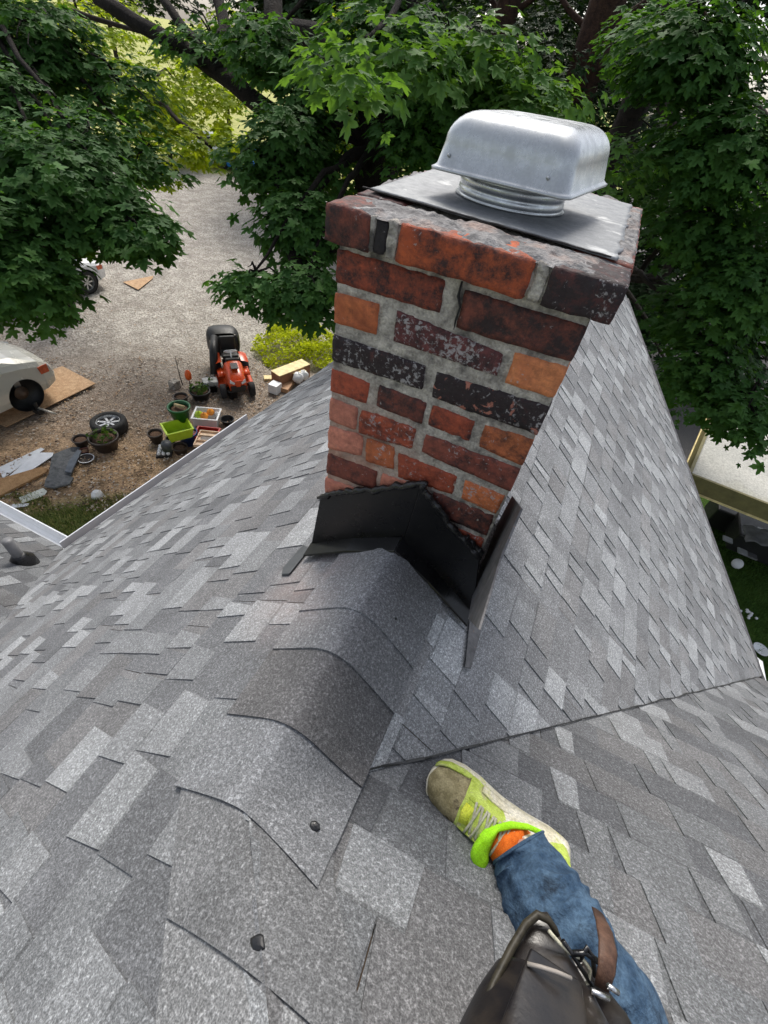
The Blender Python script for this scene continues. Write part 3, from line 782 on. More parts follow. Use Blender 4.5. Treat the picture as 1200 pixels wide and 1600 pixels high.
# step flashing plate on the right side
XS = .235
sp_ = [hit(u, v, (1, 0, 0), XS) for u, v in ((800, 775), (814, 794), (781, 872), (747, 983), (731, 967), (750, 868))]
m = MB(); m.prism([(XS, p[1], p[2]) for p in sp_], (.004, 0, 0)); m.build('step_flashing', M_STEP, chimney, bevel=.0008)
m = MB(); sp2 = [hit(u, v, (PR, 0, 1), ZR + PR * XR + .022) for u, v in ((735, 960), (752, 985), (736, 1044), (727, 1042))]
m.prism([tuple(p) for p in sp2], (0, 0, -.004)); m.build('step_flashing', M_STEP, chimney)
m = MB(); sp3 = [hit(u, v, (-PL, 0, 1), ZR - PL * XR + .02) for u, v in ((474, 850), (484, 856), (452, 896), (440, 897), (442, 886))]
m.prism([tuple(p) for p in sp3], (0, 0, -.018)); m.build('step_flashing', plain('dark_grey_flashing', (.07, .075, .08), .5), chimney, bevel=.003)

# ================================================================ trees
LEAF = []
def leaf_shape():
    pts = []
    spec = [(-90, .08), (-60, .36), (-30, .66), (-16, .54), (-2, .42), (12, .72), (28, 1.0), (38, .80), (57, .47), (66, .80), (77, .84), (90, 1.18)]
    half = []
    for a, r in spec: t_ = math.radians(a); half.append((r * math.cos(t_), r * math.sin(t_)))
    pts = half + [(-x, y) for x, y in half[-2:0:-1]]
    return np.array([(x, y + .12) for x, y in pts]) * .5
LS = leaf_shape(); NL = len(LS)
def leaves_mesh(P_, S_, Nrm, col, mat, name, parent):
    """P_ (n,3) centres, S_ (n,) sizes, Nrm (n,3) facing"""
    n = len(P_); Nrm = Nrm / np.linalg.norm(Nrm, axis=1)[:, None]
    down = np.tile(np.array([0, 0, -1.0]), (n, 1)) + rng.normal(0, .55, (n, 3))
    Yd = down - (down * Nrm).sum(1)[:, None] * Nrm; Yd /= np.linalg.norm(Yd, axis=1)[:, None]
    Xd = np.cross(Yd, Nrm)
    k = NL + 1
    loc = np.zeros((k, 3)); loc[1:, :2] = LS; fold = .20
    loc[1:, 2] = -fold * np.abs(LS[:, 0]) - .25 * (LS[:, 1] ** 2)
    bend = rng.uniform(.2, 1.6, (n, 1))
    V = P_[:, None, :] + S_[:, None, None] * (loc[None, :, 0:1] * Xd[:, None, :] + loc[None, :, 1:2] * Yd[:, None, :] + (loc[None, :, 2:3] * bend[:, :, None]) * Nrm[:, None, :])
    V = V.reshape(-1, 3)
    idx = np.arange(NL); tri = np.stack([np.zeros(NL, int), 1 + idx, 1 + (idx + 1) % NL], 1)
    Fc = (tri[None] + (np.arange(n) * k)[:, None, None]).reshape(-1, 3)
    me = bpy.data.meshes.new(name); me.vertices.add(len(V)); me.vertices.foreach_set('co', V.astype(np.float32).ravel())
    me.loops.add(len(Fc) * 3); me.loops.foreach_set('vertex_index', Fc.astype(np.int32).ravel())
    me.polygons.add(len(Fc)); me.polygons.foreach_set('loop_start', (np.arange(len(Fc)) * 3).astype(np.int32)); me.polygons.foreach_set('loop_total', np.full(len(Fc), 3, np.int32))
    me.update(calc_edges=True)
    a = me.color_attributes.new('lcol', 'FLOAT_COLOR', 'POINT'); c = np.repeat(col, k); a.data.foreach_set('color', np.stack([c, c, c, np.ones_like(c)], 1).astype(np.float32).ravel())
    me.materials.append(mat); o = bpy.data.objects.new(name, me); COL.objects.link(o)
    if parent is not None: setp(o, parent)
    return o
def crown_points(blobs, per, leaf, spray=9, seed=0):
    P_ = []; S_ = []; N_ = []; C_ = []
    for (c, rad, n) in blobs:
        c = np.array(c); rad = np.array(rad)
        ns = max(1, n // spray)
        d = rng.normal(0, 1, (ns, 3)); d /= np.linalg.norm(d, axis=1)[:, None]
        rr = rng.uniform(0.25, 1, ns) ** .5
        cen = d * rr[:, None]
        # lumpy outline
        cen *= (0.82 + .35 * np.array([noise.noise(Vector(x * 1.8 + c)) for x in cen]))[:, None]
        cen = c + cen * rad
        tone = rng.uniform(0, 1, ns)
        for i in range(ns):
            k = rng.integers(spray - 3, spray + 4)
            a = rng.uniform(0, 2 * np.pi, k); q_ = np.sqrt(rng.uniform(0, 1, k)) * leaf * 2.0
            off = np.stack([np.cos(a) * q_, np.sin(a) * q_, rng.normal(-.3, .35, k) * leaf - q_ * .25], 1)
            P_.append(cen[i] + off)
            nn = np.stack([np.cos(a) * .3, np.sin(a) * .3, np.ones(k) * 1.15], 1) + rng.normal(0, .26, (k, 3)) + d[i] * .3
            toc = CAM - cen[i]; toc = toc / np.linalg.norm(toc); 
            nn += d[i] * .2
            N_.append(nn); S_.append(leaf * rng.uniform(.5, 1.3, k)); C_.append(np.clip(tone[i] * .6 + rng.uniform(0, .4, k), 0, 1))
    return np.concatenate(P_), np.concatenate(S_), np.concatenate(N_), np.concatenate(C_)
def B(u, v, d, ru, rv, n, rd=None):
    """a leaf mass whose size was measured on the photograph, as an ellipsoid in the place"""
    c = at(u, v, d); rx = ru * d / FPX; rz = rv * d / FPX
    return (c, (rx, rd if rd else (rx + rz) / 2, rz), n)
def limb(m, pts_, r0, r1, n=10, seed=0):
    P_ = []; k = len(pts_)
    for i in range(k - 1):
        a, b = np.array(pts_[i]), np.array(pts_[i + 1])
        for j in range(6): 
            p = a + (b - a) * j / 6; P_.append(p + np.array([nz(p, 1.3, seed), nz(p, 1.3, seed + 2), nz(p, 1.3, seed + 5)]) * .08)
    P_.append(np.array(pts_[-1])); m.tube(P_, list(np.linspace(r0, r1, len(P_))), n)
def tree(label, base, trunk, limbs, blobs, leaf, mat=M_LEAF, bark=M_BARK, group=None, r=(.35, .2), cat='tree', name='maple_tree', twigs=True):
    t_ = empty(name, base, label, cat, group)
    m = MB(); limb(m, trunk, r[0], r[1], 14)
    for pts_, a, b in limbs: limb(m, pts_, a, b, 8, len(m.v) % 7)
    # twigs reaching into each leaf mass
    if twigs:
        tp = [np.array(p) for p in trunk]
        for c, rad, n in blobs:
            s_ = min([p for p in tp], key=lambda p: np.linalg.norm(p - c))
            midp = (s_ + c) / 2 + np.array([0, 0, .25 * np.linalg.norm(s_ - c) * .5])
            limb(m, [s_, midp, c], .07, .015, 6)
            for j in range(4):
                e_ = c + rng.normal(0, .5, 3) * np.array(rad); limb(m, [c, (c + e_) / 2 + np.array([0, 0, .1]), e_], .018, .006, 5)
    m.build('trunk', bark, t_, True)
    P_, S_, N_, C_ = crown_points(blobs, 0, leaf)
    leaves_mesh(P_, S_, N_, C_, mat, 'crown', t_)
    return t_
def gp(x, y): return np.array([x, y, GZ])
def drop(p): return np.array([p[0], p[1], GZ])

GT = 'trees standing round the yard'
# left maple whose boughs hang over the drive
tA = at(-60, 60, 8.6)
tree('dark maple at far left, its low bough hiding a parked white van', drop(tA), [drop(tA), drop(tA) + np.array([.1, 0, 2.5]), tA, tA + np.array([.2, .3, 3])],
     [([at(60, 250, 8.0), at(130, 200, 7.0), at(100, 330, 6.3)], .13, .04), ([tA, at(110, 130, 7.5), at(70, 20, 7.6)], .1, .05), ([at(80, 300, 7.6), at(105, 150, 7.8), at(100, 20, 8.0)], .07, .05)],
     [B(90, 275, 6.0, 122, 90, 2500), B(34, 412, 5.6, 56, 56, 800), B(205, 345, 6.0, 62, 34, 560), B(150, 310, 6.2, 84, 60, 900), B(10, 390, 5.6, 70, 110, 900), B(20, 180, 6.8, 110, 90, 1500), B(140, 215, 6.6, 85, 60, 700),
      B(40, 40, 7.2, 110, 70, 1200), B(-90, 250, 6.0, 110, 160, 1500), B(190, 130, 7.4, 60, 45, 330), B(230, 230, 7.2, 45, 40, 240), B(110, 90, 7.4, 80, 60, 500), B(-60, 60, 7, 100, 90, 900)], .235, group=GT, r=(.3, .14))
# big maple behind the chimney, trunk just left of it
tB = at(592, 235, 7.2); bB = drop(tB) 
tree('broad maple rising behind the chimney with its trunk left of the metal hood', bB, [bB, bB + (tB - bB) * .5, tB, tB + np.array([-.05, .1, 2.0]), tB + np.array([.1, .3, 4.5])],
     [([tB + np.array([0, 0, 1.2]), at(440, 190, 7.2), at(345, 115, 7.4), at(150, -5, 7.8)], .17, .11), ([at(345, 115, 7.4), at(290, 45, 7.6), at(240, -20, 7.8)], .09, .06),
      ([tB + np.array([0, 0, .3]), at(500, 60, 7.6), at(425, 40, 7.8), at(430, -60, 8)], .2, .15), ([tB - np.array([0, 0, .9]), at(505, 400, 6.6), at(470, 430, 6.2), at(440, 340, 6.3), at(430, 240, 6.6)], .13, .06),
      ([at(345, 115, 7.4), at(350, 40, 7.6), at(330, -30, 7.8)], .12, .09)],
     [B(420, 60, 6.6, 80, 45, 900), B(455, 215, 6.4, 62, 75, 1100), B(470, 330, 6.3, 58, 62, 1000), B(475, 440, 6.0, 48, 42, 650), B(395, 428, 5.9, 40, 20, 240), B(400, 245, 6.6, 45, 34, 330),
      B(330, 60, 7.4, 70, 40, 350), B(500, 130, 6.6, 60, 60, 700), B(620, 40, 5.8, 120, 50, 1300), B(700, 120, 5.6, 100, 60, 1200), B(800, 170, 5.9, 100, 60, 1000), B(660, 200, 6.2, 60, 60, 600), B(520, 250, 7.6, 60, 90, 600)],
     .225, group=GT, r=(.42, .22))
# near spray of lighter leaves above the chimney
tree('maple at top centre with pale green leaves reaching nearest the chimney', drop(at(650, -60, 7.5)), [drop(at(650, -60, 7.5)), at(650, -60, 7.5), at(640, -120, 7.3)],
     [([at(650, -60, 7.5), at(620, 10, 5.2), at(570, 60, 4.2)], .06, .015)],
     [B(560, 85, 3.7, 58, 40, 90, .25), B(640, 60, 4.4, 80, 50, 240, .4), B(850, 130, 4.9, 80, 45, 270, .5), B(760, 60, 5.0, 110, 50, 480, .5), B(505, 60, 4.6, 30, 20, 30, .2), B(960, 235, 5.6, 45, 40, 90, .5)], .235, mat=make_leaf('light_maple_leaf', (.055, .13, .03), (.11, .22, .055), (.08, .17, .04), .42), group=GT, r=(.2, .1), twigs=False)
# right maple
tC = at(1010, 120, 8.0)
tree('maple on the right with boughs hanging over the white flat roof', drop(tC), [drop(tC), (drop(tC) + tC) / 2, tC, tC + np.array([.1, .2, 3])],
     [([tC, at(1100, 300, 7), at(1150, 450, 6.4), at(1130, 600, 6.0)], .11, .03), ([at(1010, 420, 8), at(1040, 380, 7.5), at(1060, 320, 7)], .05, .03)],
     [B(1090, 60, 5.0, 110, 70, 1500), B(1140, 210, 5.2, 95, 85, 1500), B(1110, 340, 6.0, 90, 60, 900), B(1160, 440, 5.8, 80, 80, 1200), B(1110, 560, 6.2, 70, 55, 800), B(1170, 620, 5.8, 70, 48, 700), B(1195, 670, 5.5, 20, 22, 60),
      B(1010, 50, 6.2, 70, 60, 420), B(1040, 260, 6.8, 60, 100, 650), B(1260, 300, 5.6, 90, 250, 1800), B(1070, 480, 7.0, 55, 50, 500), B(1060, 600, 7.5, 40, 55, 300)], .205, group=GT, r=(.35, .2))
tD = at(20, 120, 10.5)
tree('maple beyond the dark left maple, backlight painted into its pale leaves', drop(tD), [drop(tD), tD, tD + np.array([.2, .2, 2])],
     [([tD, at(150, 110, 10.2), at(260, 170, 9.6), at(330, 230, 9.2)], .09, .03), ([tD + np.array([0, 0, 1.]), at(120, 20, 10), at(260, 60, 9.8)], .08, .03)],
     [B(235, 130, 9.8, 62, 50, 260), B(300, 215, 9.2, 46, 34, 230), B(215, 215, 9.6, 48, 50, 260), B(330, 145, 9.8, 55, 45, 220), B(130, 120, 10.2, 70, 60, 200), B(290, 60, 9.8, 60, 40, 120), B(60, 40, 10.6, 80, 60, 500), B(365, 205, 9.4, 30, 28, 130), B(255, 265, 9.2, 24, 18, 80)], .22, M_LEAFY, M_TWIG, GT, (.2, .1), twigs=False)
# tall dark reddish trunks at the back right
for (u, v, d, r_, lab) in ((930, 60, 9.5, .42, 'thick reddish brown trunk at top right behind the metal hood'), (790, 30, 10.5, .3, 'dark trunk at top between the hood and the thick reddish trunk')):
    p = at(u, v, d)
    tree(lab, drop(p), [drop(p), p, p + np.array([0, .2, 4])], [([p, p + np.array([1.2, .3, 1.0]), p + np.array([2.2, .3, .4])], .07, .02), ([p, p + np.array([-1.2, .3, .6]), p + np.array([-2.0, .3, 1.4])], .07, .02)],
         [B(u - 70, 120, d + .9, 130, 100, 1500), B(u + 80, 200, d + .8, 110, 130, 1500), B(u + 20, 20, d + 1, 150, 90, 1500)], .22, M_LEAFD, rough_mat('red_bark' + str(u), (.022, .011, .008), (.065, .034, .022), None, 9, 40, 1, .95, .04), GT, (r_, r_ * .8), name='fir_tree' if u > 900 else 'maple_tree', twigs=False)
# sunlit trees beyond the drive, seen against the light
for i, (u, v, d, ru, rv, n, lab) in enumerate([(255, 175, 25, 60, 50, 1500, 'sunlit yellow green tree beyond the drive between the two near maples'),
                                           (350, 110, 27, 80, 55, 1500, 'sunlit yellow green tree behind the long bare limb'),
                                           (545, 160, 16, 40, 110, 1100, 'sunlit bush just left of the broad trunk'),
                                           (130, 60, 24, 120, 70, 1500, 'sunlit tree at top left behind the dark trunks')]):
    p = at(u, v, d)
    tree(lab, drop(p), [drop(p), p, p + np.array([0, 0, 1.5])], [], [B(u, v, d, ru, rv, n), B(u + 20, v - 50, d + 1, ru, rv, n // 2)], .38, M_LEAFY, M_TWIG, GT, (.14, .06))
# dense dark wood closing the view
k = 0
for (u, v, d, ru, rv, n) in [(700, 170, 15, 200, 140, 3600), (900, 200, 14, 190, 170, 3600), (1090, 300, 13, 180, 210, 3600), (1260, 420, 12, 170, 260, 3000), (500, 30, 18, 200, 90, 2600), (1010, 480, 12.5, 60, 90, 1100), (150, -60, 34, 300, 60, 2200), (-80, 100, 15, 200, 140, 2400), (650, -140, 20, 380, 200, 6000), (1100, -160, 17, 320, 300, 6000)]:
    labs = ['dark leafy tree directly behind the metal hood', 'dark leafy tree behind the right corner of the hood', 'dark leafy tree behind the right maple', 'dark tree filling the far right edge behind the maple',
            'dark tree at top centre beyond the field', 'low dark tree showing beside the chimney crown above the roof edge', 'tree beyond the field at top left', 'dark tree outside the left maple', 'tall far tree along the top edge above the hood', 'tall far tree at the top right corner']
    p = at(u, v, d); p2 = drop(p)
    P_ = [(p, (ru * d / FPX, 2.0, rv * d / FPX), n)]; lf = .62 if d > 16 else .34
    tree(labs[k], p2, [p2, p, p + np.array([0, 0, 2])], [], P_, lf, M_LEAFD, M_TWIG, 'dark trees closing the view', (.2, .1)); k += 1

# ================================================================ things in the yard
def V3(p): return Vector(tuple(map(float, p)))
def toCam(p):
    d = CAM - p; return math.atan2(d[1], d[0])
M_TIRE = plain('tyre_rubber', (.02, .02, .021), .85, bump=.4)
M_RIM = plain('alloy_rim', (.55, .56, .57), .3, .8, .1)
M_BLACKP = plain('black_plastic', (.012, .012, .013), .5)
M_SOIL = rough_mat('potting_soil', (.06, .035, .022), (.17, .10, .065), None, 25, 90)
M_POTB = plain('brown_plastic_pot', (.05, .036, .03), .6)
M_POTG = plain('dark_green_pot', (.012, .10, .035), .45)
M_LIME = plain('lime_plastic', (.42, .58, .03), .4, var=.1)
M_BLUE = plain('blue_plastic', (.01, .04, .18), .4)
M_RED = plain('red_plastic', (.35, .02, .015), .45)
M_ORANGE = plain('orange_paint', (.62, .07, .012), .3, var=.08)
M_WOODP = rough_mat('oriented_strand_board', (.36, .22, .12), (.58, .40, .25), (.46, .29, .17), 12, 45, .3)
M_PLANK = rough_mat('pine_plank', (.30, .17, .08), (.50, .31, .16), None, 6, 60, .3)
M_CREAM = plain('cream_paint', (.72, .60, .30), .6)
M_WHITEP = plain('white_plastic', (.75, .76, .78), .4, var=.08)
M_GLASS = plain('dark_car_glass', (.02, .025, .03), .08, var=.1)
M_GREEN = make_leaf('pot_plant_leaf', (.04, .09, .02), (.10, .18, .03), (.07, .13, .03))

def pot(u, v, r, h, label, mat, fill=M_SOIL, group='plant pots in the yard', z=GZ, cat='plant pot', plants=0, name='plant_pot', rimmat=None):
    c = gnd(u, v, z); t_ = empty(name, c, label, cat, group)
    m = MB(); m.lathe([(r * .72, 0), (r * .97, h * .86), (r * 1.05, h * .86), (r * 1.06, h), (r * .93, h), (r * .90, h * .82), (r * .7, .02)], c, 24); m.build('pot_wall', mat, t_, True)
    if rimmat: m = MB(); m.lathe([(r * .94, h * .93), (r * 1.08, h * .93), (r * 1.09, h * 1.01), (r * .94, h * 1.01)], c, 24, close=True); m.build('rim', rimmat, t_, True)
    if fill is not None:
        m = MB(); m.lathe([(r * .86, h * .8), (r * .5, h * .84), (0, h * .83)], c, 20); m.build('soil', fill, t_, True)
    if plants:
        P_ = np.array([[c[0] + random.uniform(-.7, .7) * r, c[1] + random.uniform(-.7, .7) * r, c[2] + h + random.uniform(-.02, .16)] for _ in range(plants)])
        leaves_mesh(P_, np.full(plants, .11), np.array([[random.gauss(0, .6), random.gauss(0, .6), 1] for _ in range(plants)]), rng.uniform(0, 1, plants), M_GREEN, 'leaves', t_)
    return t_, c
pot(168, 700, .27, .30, 'large brown round planter with sprouts, in front of the loose wheel', M_POTB, plants=46)
pot(130, 697, .145, .20, 'brown pot of dry soil left of the large round planter', M_POTB)
pot(134, 709, .08, .10, 'tiny reddish pot behind the white rimmed bowl', plain('terracotta', (.16, .06, .045), .7))
pot(136, 720, .14, .07, 'shallow white rimmed bowl beside the grey shingle scraps', M_POTB, None, rimmat=M_WHITEP, cat='bowl', name='bowl')
pot(246, 690, .15, .24, 'brown pot of soil left of the lime green tub', M_POTB)
pot(285, 632, .155, .24, 'brown pot of reddish soil behind the green bucket', M_POTB)
pot(314, 622, .235, .22, 'wide black tub full of leafy plants with an orange marker', M_BLACKP, plants=60)
pot(334, 611, .12, .20, 'small black nursery pot beside the wide plant tub', M_BLACKP, plants=12)
pot(364, 621, .14, .24, 'dark nursery pot standing in the mower shadow', M_BLACKP)
pot(283, 707, .15, .17, 'terracotta brown pot in front of the blue bucket', M_POTB)
pot(356, 662, .15, .14, 'dark empty pot by the gutter right of the seed crate', M_BLACKP, None)
pot(268, 690, .10, .10, 'low black pot in the shade behind the egg tray', M_BLACKP, None)
pot(296, 692, .20, .30, 'blue bucket under the lime green tub', M_BLUE, M_SOIL, cat='bucket', name='bucket', group=None)
# orange marker and bare sapling
c = gnd(300, 616); t_ = empty('plant_marker', c, 'orange cone shaped marker stuck in the wide plant tub', 'marker')
m = MB(); m.tube([c + np.array([0, 0, .2]), c + np.array([0, 0, .42])], .008, 6); m.build('stake', M_BLACKP, t_)
m = MB(); m.lathe([(.01, .38), (.07, .43), (.075, .55), (.05, .63), (0, .66)], c, 14); m.build('marker_head', plain('orange_plastic', (.85, .13, .02), .4), t_, True)
c = gnd(284, 602); t_ = empty('sapling', c, 'thin bare sapling beside a grey block', 'sapling')
m = MB(); limb(m, [c, c + np.array([0, 0, .4]), c + np.array([-.06, .05, .75])], .014, .005, 6); limb(m, [c + np.array([0, 0, .5]), c + np.array([.1, .02, .75])], .006, .003, 5); m.build('stem', M_TWIG, t_)
mb = MB(); mb.box(gnd(274, 606) + np.array([0, 0, .1]), (.2, .2, .2)); tag(mb.build('concrete_block', M_MORTAR, None, bevel=.01), 'grey concrete block behind the brown pots', 'block')
# lime tub, on the blue bucket, and green bucket inside
def tub(c, w_, d_, h, yaw, label, mat, cat, name, th=.02, group=None, flare=1.18):
    t_ = empty(name, c, label, cat, group); R_ = Matrix.Rotation(yaw, 3, 'Z'); m = MB(); V = []
    for s_, z in ((1, 0), (flare, h), (flare + .09, h), (flare + .09, h - .025), (flare, h - .025)):
        V += [R_ @ Vector((sx * w_ / 2 * s_, sy * d_ / 2 * s_, z)) + V3(c) for sx, sy in ((-1, -1), (1, -1), (1, 1), (-1, 1))]
    inn = [R_ @ Vector((sx * (w_ / 2 * s_ - th), sy * (d_ / 2 * s_ - th), z)) + V3(c) for s_, z in ((flare, h), (1, .03)) for sx, sy in ((-1, -1), (1, -1), (1, 1), (-1, 1))]
    V += inn; F = [(3, 2, 1, 0)]
    for a, b in ((0, 4), (8, 12), (12, 16)):
        pass
    def ringf(a, b): return [(a + k, a + (k + 1) % 4, b + (k + 1) % 4, b + k) for k in range(4)]
    F += ringf(0, 16) + ringf(16, 12) + ringf(12, 8) + ringf(8, 20) + ringf(20, 24) + [(24, 25, 26, 27)]
    # ring 4 duplicates the outer wall top, unused
    m.add(V, F); m.build('tub_wall', mat, t_, bevel=.012); return t_
def contents(parent_z, u, v): return gnd(u, v, parent_z)
cy = gnd(280, 680, GZ + .30)
ylw = toCam(cy)
tub(cy, .44, .36, .24, ylw + 1.75, 'lime green tub holding the dark green bucket', M_LIME, 'tub', 'tub')
_, cg = pot(284, 656, .215, .34, 'dark green round bucket standing in the lime green tub', M_POTG, M_SOIL, None, GZ + .42, 'bucket', name='bucket', rimmat=M_POTG)
m = MB(); m.tube([cg + np.array([-.1, .0, .34]), cg + np.array([.12, .02, .36])], .035, 10); tag(m.build('garden_glove', plain('tan_cloth', (.45, .36, .2), .9), None, True), 'tan glove lying in the dark green bucket', 'glove')
# white crate with gourds
cw = gnd(325, 660); yw = toCam(cw)
tub(cw, .5, .42, .25, yw + 1.25, 'white open crate holding orange and green gourds', M_WHITEP, 'crate', 'crate', flare=1.08)
for i, (du, dv, r_, mt, lab) in enumerate([(-14, -26, .10, M_LIME, 'green gourd at the left end of the white crate'), (-6, -24, .095, plain('gourd_orange', (.75, .28, .03), .5), 'orange gourd nearer the front of the white crate'), (4, -30, .09, bpy.data.materials['gourd_orange'], 'orange gourd at the back of the white crate'), (14, -28, .05, M_WHITEP, 'small white cup in the white crate')]):
    p = gnd(325 + du, 674 + dv, GZ + .22)
    m = MB(); m.lathe([(0, -.8 * r_), (.7 * r_, -.6 * r_), (r_, 0), (.7 * r_, .6 * r_), (.12 * r_, .75 * r_), (.1 * r_, 1.1 * r_), (0, 1.15 * r_)], p, 16)
    tag(m.build('gourd' if i < 3 else 'cup', mt, None, True), lab, 'gourd' if i < 3 else 'cup')
# red crate with a seed tray
cr_ = gnd(326, 690); tub(cr_, .42, .34, .26, toCam(cr_) + 1.2, 'red plastic crate under the cream tray', M_RED, 'crate', 'crate', flare=1.1)
ct = gnd(324, 688, GZ + .27); R_ = Matrix.Rotation(toCam(ct) + 1.2, 3, 'Z')
tr = empty('seed_tray', ct, 'cream slatted seed tray resting on the red crate', 'tray')
m = MB(); m.box(ct + np.array([0, 0, .01]), (.42, .52, .02), R_)
for sx, sy, a, b in ((0, -.25, .42, .02), (0, .25, .42, .02), (-.2, 0, .02, .48), (.2, 0, .02, .48), (0, -.08, .38, .015), (0, .09, .38, .015)): m.box(np.array(R_ @ Vector((sx, sy, 0))) + ct + np.array([0, 0, .04]), (a, b, .045), R_)
m.build('tray_frame', plain('faded_cream_plastic', (.66, .48, .34), .5), tr)
m = MB(); m.box(np.array(R_ @ Vector((0, .0, 0))) + ct + np.array([0, 0, .03]), (.26, .12, .03), R_); m.build('insert', plain('grey_insert', (.2, .17, .16), .6), tr)
# metal spouts / watering can between
cwc = gnd(302, 690); t_ = empty('watering_can', cwc, 'dark watering can with a pale spout between the tubs', 'watering can')
m = MB(); m.lathe([(.11, 0), (.12, .2), (.08, .26), (.07, .26)], cwc, 18); m.build('can_body', plain('dark_brown_metal', (.06, .04, .035), .4, .5), t_, True)
m = MB(); m.tube([cwc + np.array([.0, -.1, .1]), cwc + np.array([.02, -.16, .3]), cwc + np.array([.0, -.18, .42])], .014, 8); m.build('spout', M_RIM, t_, True)
# egg tray with white eggs
ce = gnd(258, 708); yE = toCam(ce); R_ = Matrix.Rotation(yE + 1.3, 3, 'Z'); t_ = empty('egg_tray', ce, 'black tray of white balls near the gutter corner', 'tray')
m = MB(); m.box(ce + np.array([0, 0, .03]), (.3, .36, .06), R_); m.build('tray_base', M_BLACKP, t_)
for i in range(3):
    for j in range(4):
        q_ = np.array(R_ @ Vector(((i - 1) * .09, (j - 1.5) * .085, 0))) + ce + np.array([0, 0, .09])
        m = MB(); m.lathe([(0, -.04), (.028, -.028), (.038, 0), (.028, .028), (0, .042)], q_, 12); m.build('white_ball', M_WHITEP, t_, True)

# loose wheel on the ground
def wheel(c, R_, w_, M_, parent, tire='tyre', sp=7, rimm=M_RIM):
    m = MB(); m.lathe([(R_ * .66, -w_ / 2), (R_ * .9, -w_ / 2), (R_ * .985, -w_ * .38), (R_, 0), (R_ * .985, w_ * .38), (R_ * .9, w_ / 2), (R_ * .66, w_ / 2), (R_ * .62, w_ * .3), (R_ * .62, -w_ * .3)], c, 36, M_, close=True)
    m.build(tire, M_TIRE, parent, True)
    m = MB(); m.lathe([(R_ * .65, -w_ * .4), (R_ * .67, w_ * .42), (R_ * .62, w_ * .42), (R_ * .58, w_ * .2), (R_ * .56, -w_ * .3)], c, 32, M_, close=True)
    m.lathe([(0, w_ * .26), (R_ * .16, w_ * .26), (R_ * .17, w_ * .1), (0, w_ * .1)], c, 16, M_)
    for k in range(sp):
        a = 2 * math.pi * k / sp; rot = Matrix.Rotation(a, 3, 'Z')
        off = np.array(M_ @ (rot @ Vector((R_ * .36, 0, w_ * .2)))) + np.array(c); m.box(off, (R_ * .5, R_ * .13, w_ * .12), M_ @ rot)
    m.build('rim', rimm, parent)
c = gnd(174, 672); t_ = empty('loose_wheel', c, 'loose car wheel with alloy rim lying flat behind the large planter', 'wheel')
wheel(c + np.array([0, 0, .14]), .355, .25, Matrix.Identity(3), t_)
m = MB(); m.lathe([(0, .16), (.2, .16), (.2, .18), (0, .18)], c, 20); m.build('hub_plate', M_BLACKP, t_)

# building scraps
def slab(name, px_, th, mat, label, cat, z=GZ, lift=.03, group=None, wav=.0):
    P_ = [gnd(u, v, z + lift) for u, v in px_]; m = MB(); m.prism(P_, (0, 0, th))
    return tag(m.build(name, mat, None, bevel=min(.006, th * .3)), label, cat, group)
slab('plywood_sheet', [(98, 573), (150, 600), (10, 668), (-60, 640), (-60, 628)], .02, M_WOODP, 'large sheet of strand board lying under the jacked up car', 'board', lift=.05)
M_SCRAPW = plain('white_aluminium', (.74, .77, .82), .4, .1, .1)
slab('metal_strip', [(0, 738), (0, 730), (64, 700), (70, 702), (5, 748)], .01, M_SCRAPW, 'white aluminium strip at the left edge, farther of the pair by the plank', 'metal strip', group='white scrap strips')
slab('metal_strip', [(58, 708), (84, 708), (82, 714), (24, 753), (12, 747)], .02, M_SCRAPW, 'white aluminium strip nearer the plank, beside the shingle scraps', 'metal strip', lift=.05, group='white scrap strips')
slab('metal_strip', [(30, 778), (68, 763), (74, 768), (70, 775), (34, 787)], .015, plain('pale_board', (.62, .64, .58), .6), 'short pale strip lying below the end of the plank', 'metal strip', group='white scrap strips')
slab('metal_strip', [(14, 795), (20, 788), (46, 787), (44, 791)], .01, M_SCRAPW, 'smallest white scrap at the edge of the grass', 'metal strip', group='white scrap strips')
slab('wood_plank', [(-20, 770), (-20, 757), (66, 732), (76, 735), (74, 740), (0, 778)], .05, M_PLANK, 'long pale wooden plank at the left edge', 'plank')
M_OLD = rough_mat('old_shingle', (.08, .085, .09), (.2, .205, .21), None, 10, 90)
slab('shingle_scrap', [(82, 712), (112, 700), (126, 700), (122, 720), (108, 752), (76, 748)], .03, M_OLD, 'pile of old grey shingles, upper piece by the tiny pot', 'shingles', group='torn off shingles')
slab('shingle_scrap', [(72, 752), (80, 738), (116, 748), (110, 758), (86, 764), (70, 762)], .04, M_OLD, 'old grey shingles, lower piece next to the straw', 'shingles', lift=.06, group='torn off shingles')
slab('shingle_scrap', [(108, 722), (122, 704), (128, 706), (112, 740), (102, 738)], .03, plain('blue_grey_felt', (.13, .15, .18), .8), 'bluish strip on top of the old shingles', 'shingles', lift=.09, group='torn off shingles')
m = MB(); pc_ = gnd(153, 776); m.lathe([(.0, 0), (.11, .01), (.1, .08), (.05, .14), (0, .15)], pc_, 7); tag(m.build('plastic_scrap', M_WHITEP, None), 'crumpled white plastic scrap alone on the straw', 'scrap')
m = MB(); m.lathe([(0, 0), (.05, .01), (.04, .05), (0, .06)], gnd(27, 806), 6); tag(m.build('pebble', M_WHITEP, None), 'small white stone by the left gutter', 'stone')
slab('cardboard_piece', [(192, 441), (240, 431), (238, 436), (216, 453)], .01, M_WOODP, 'pale board lying alone on the gravel drive', 'board', lift=.03)
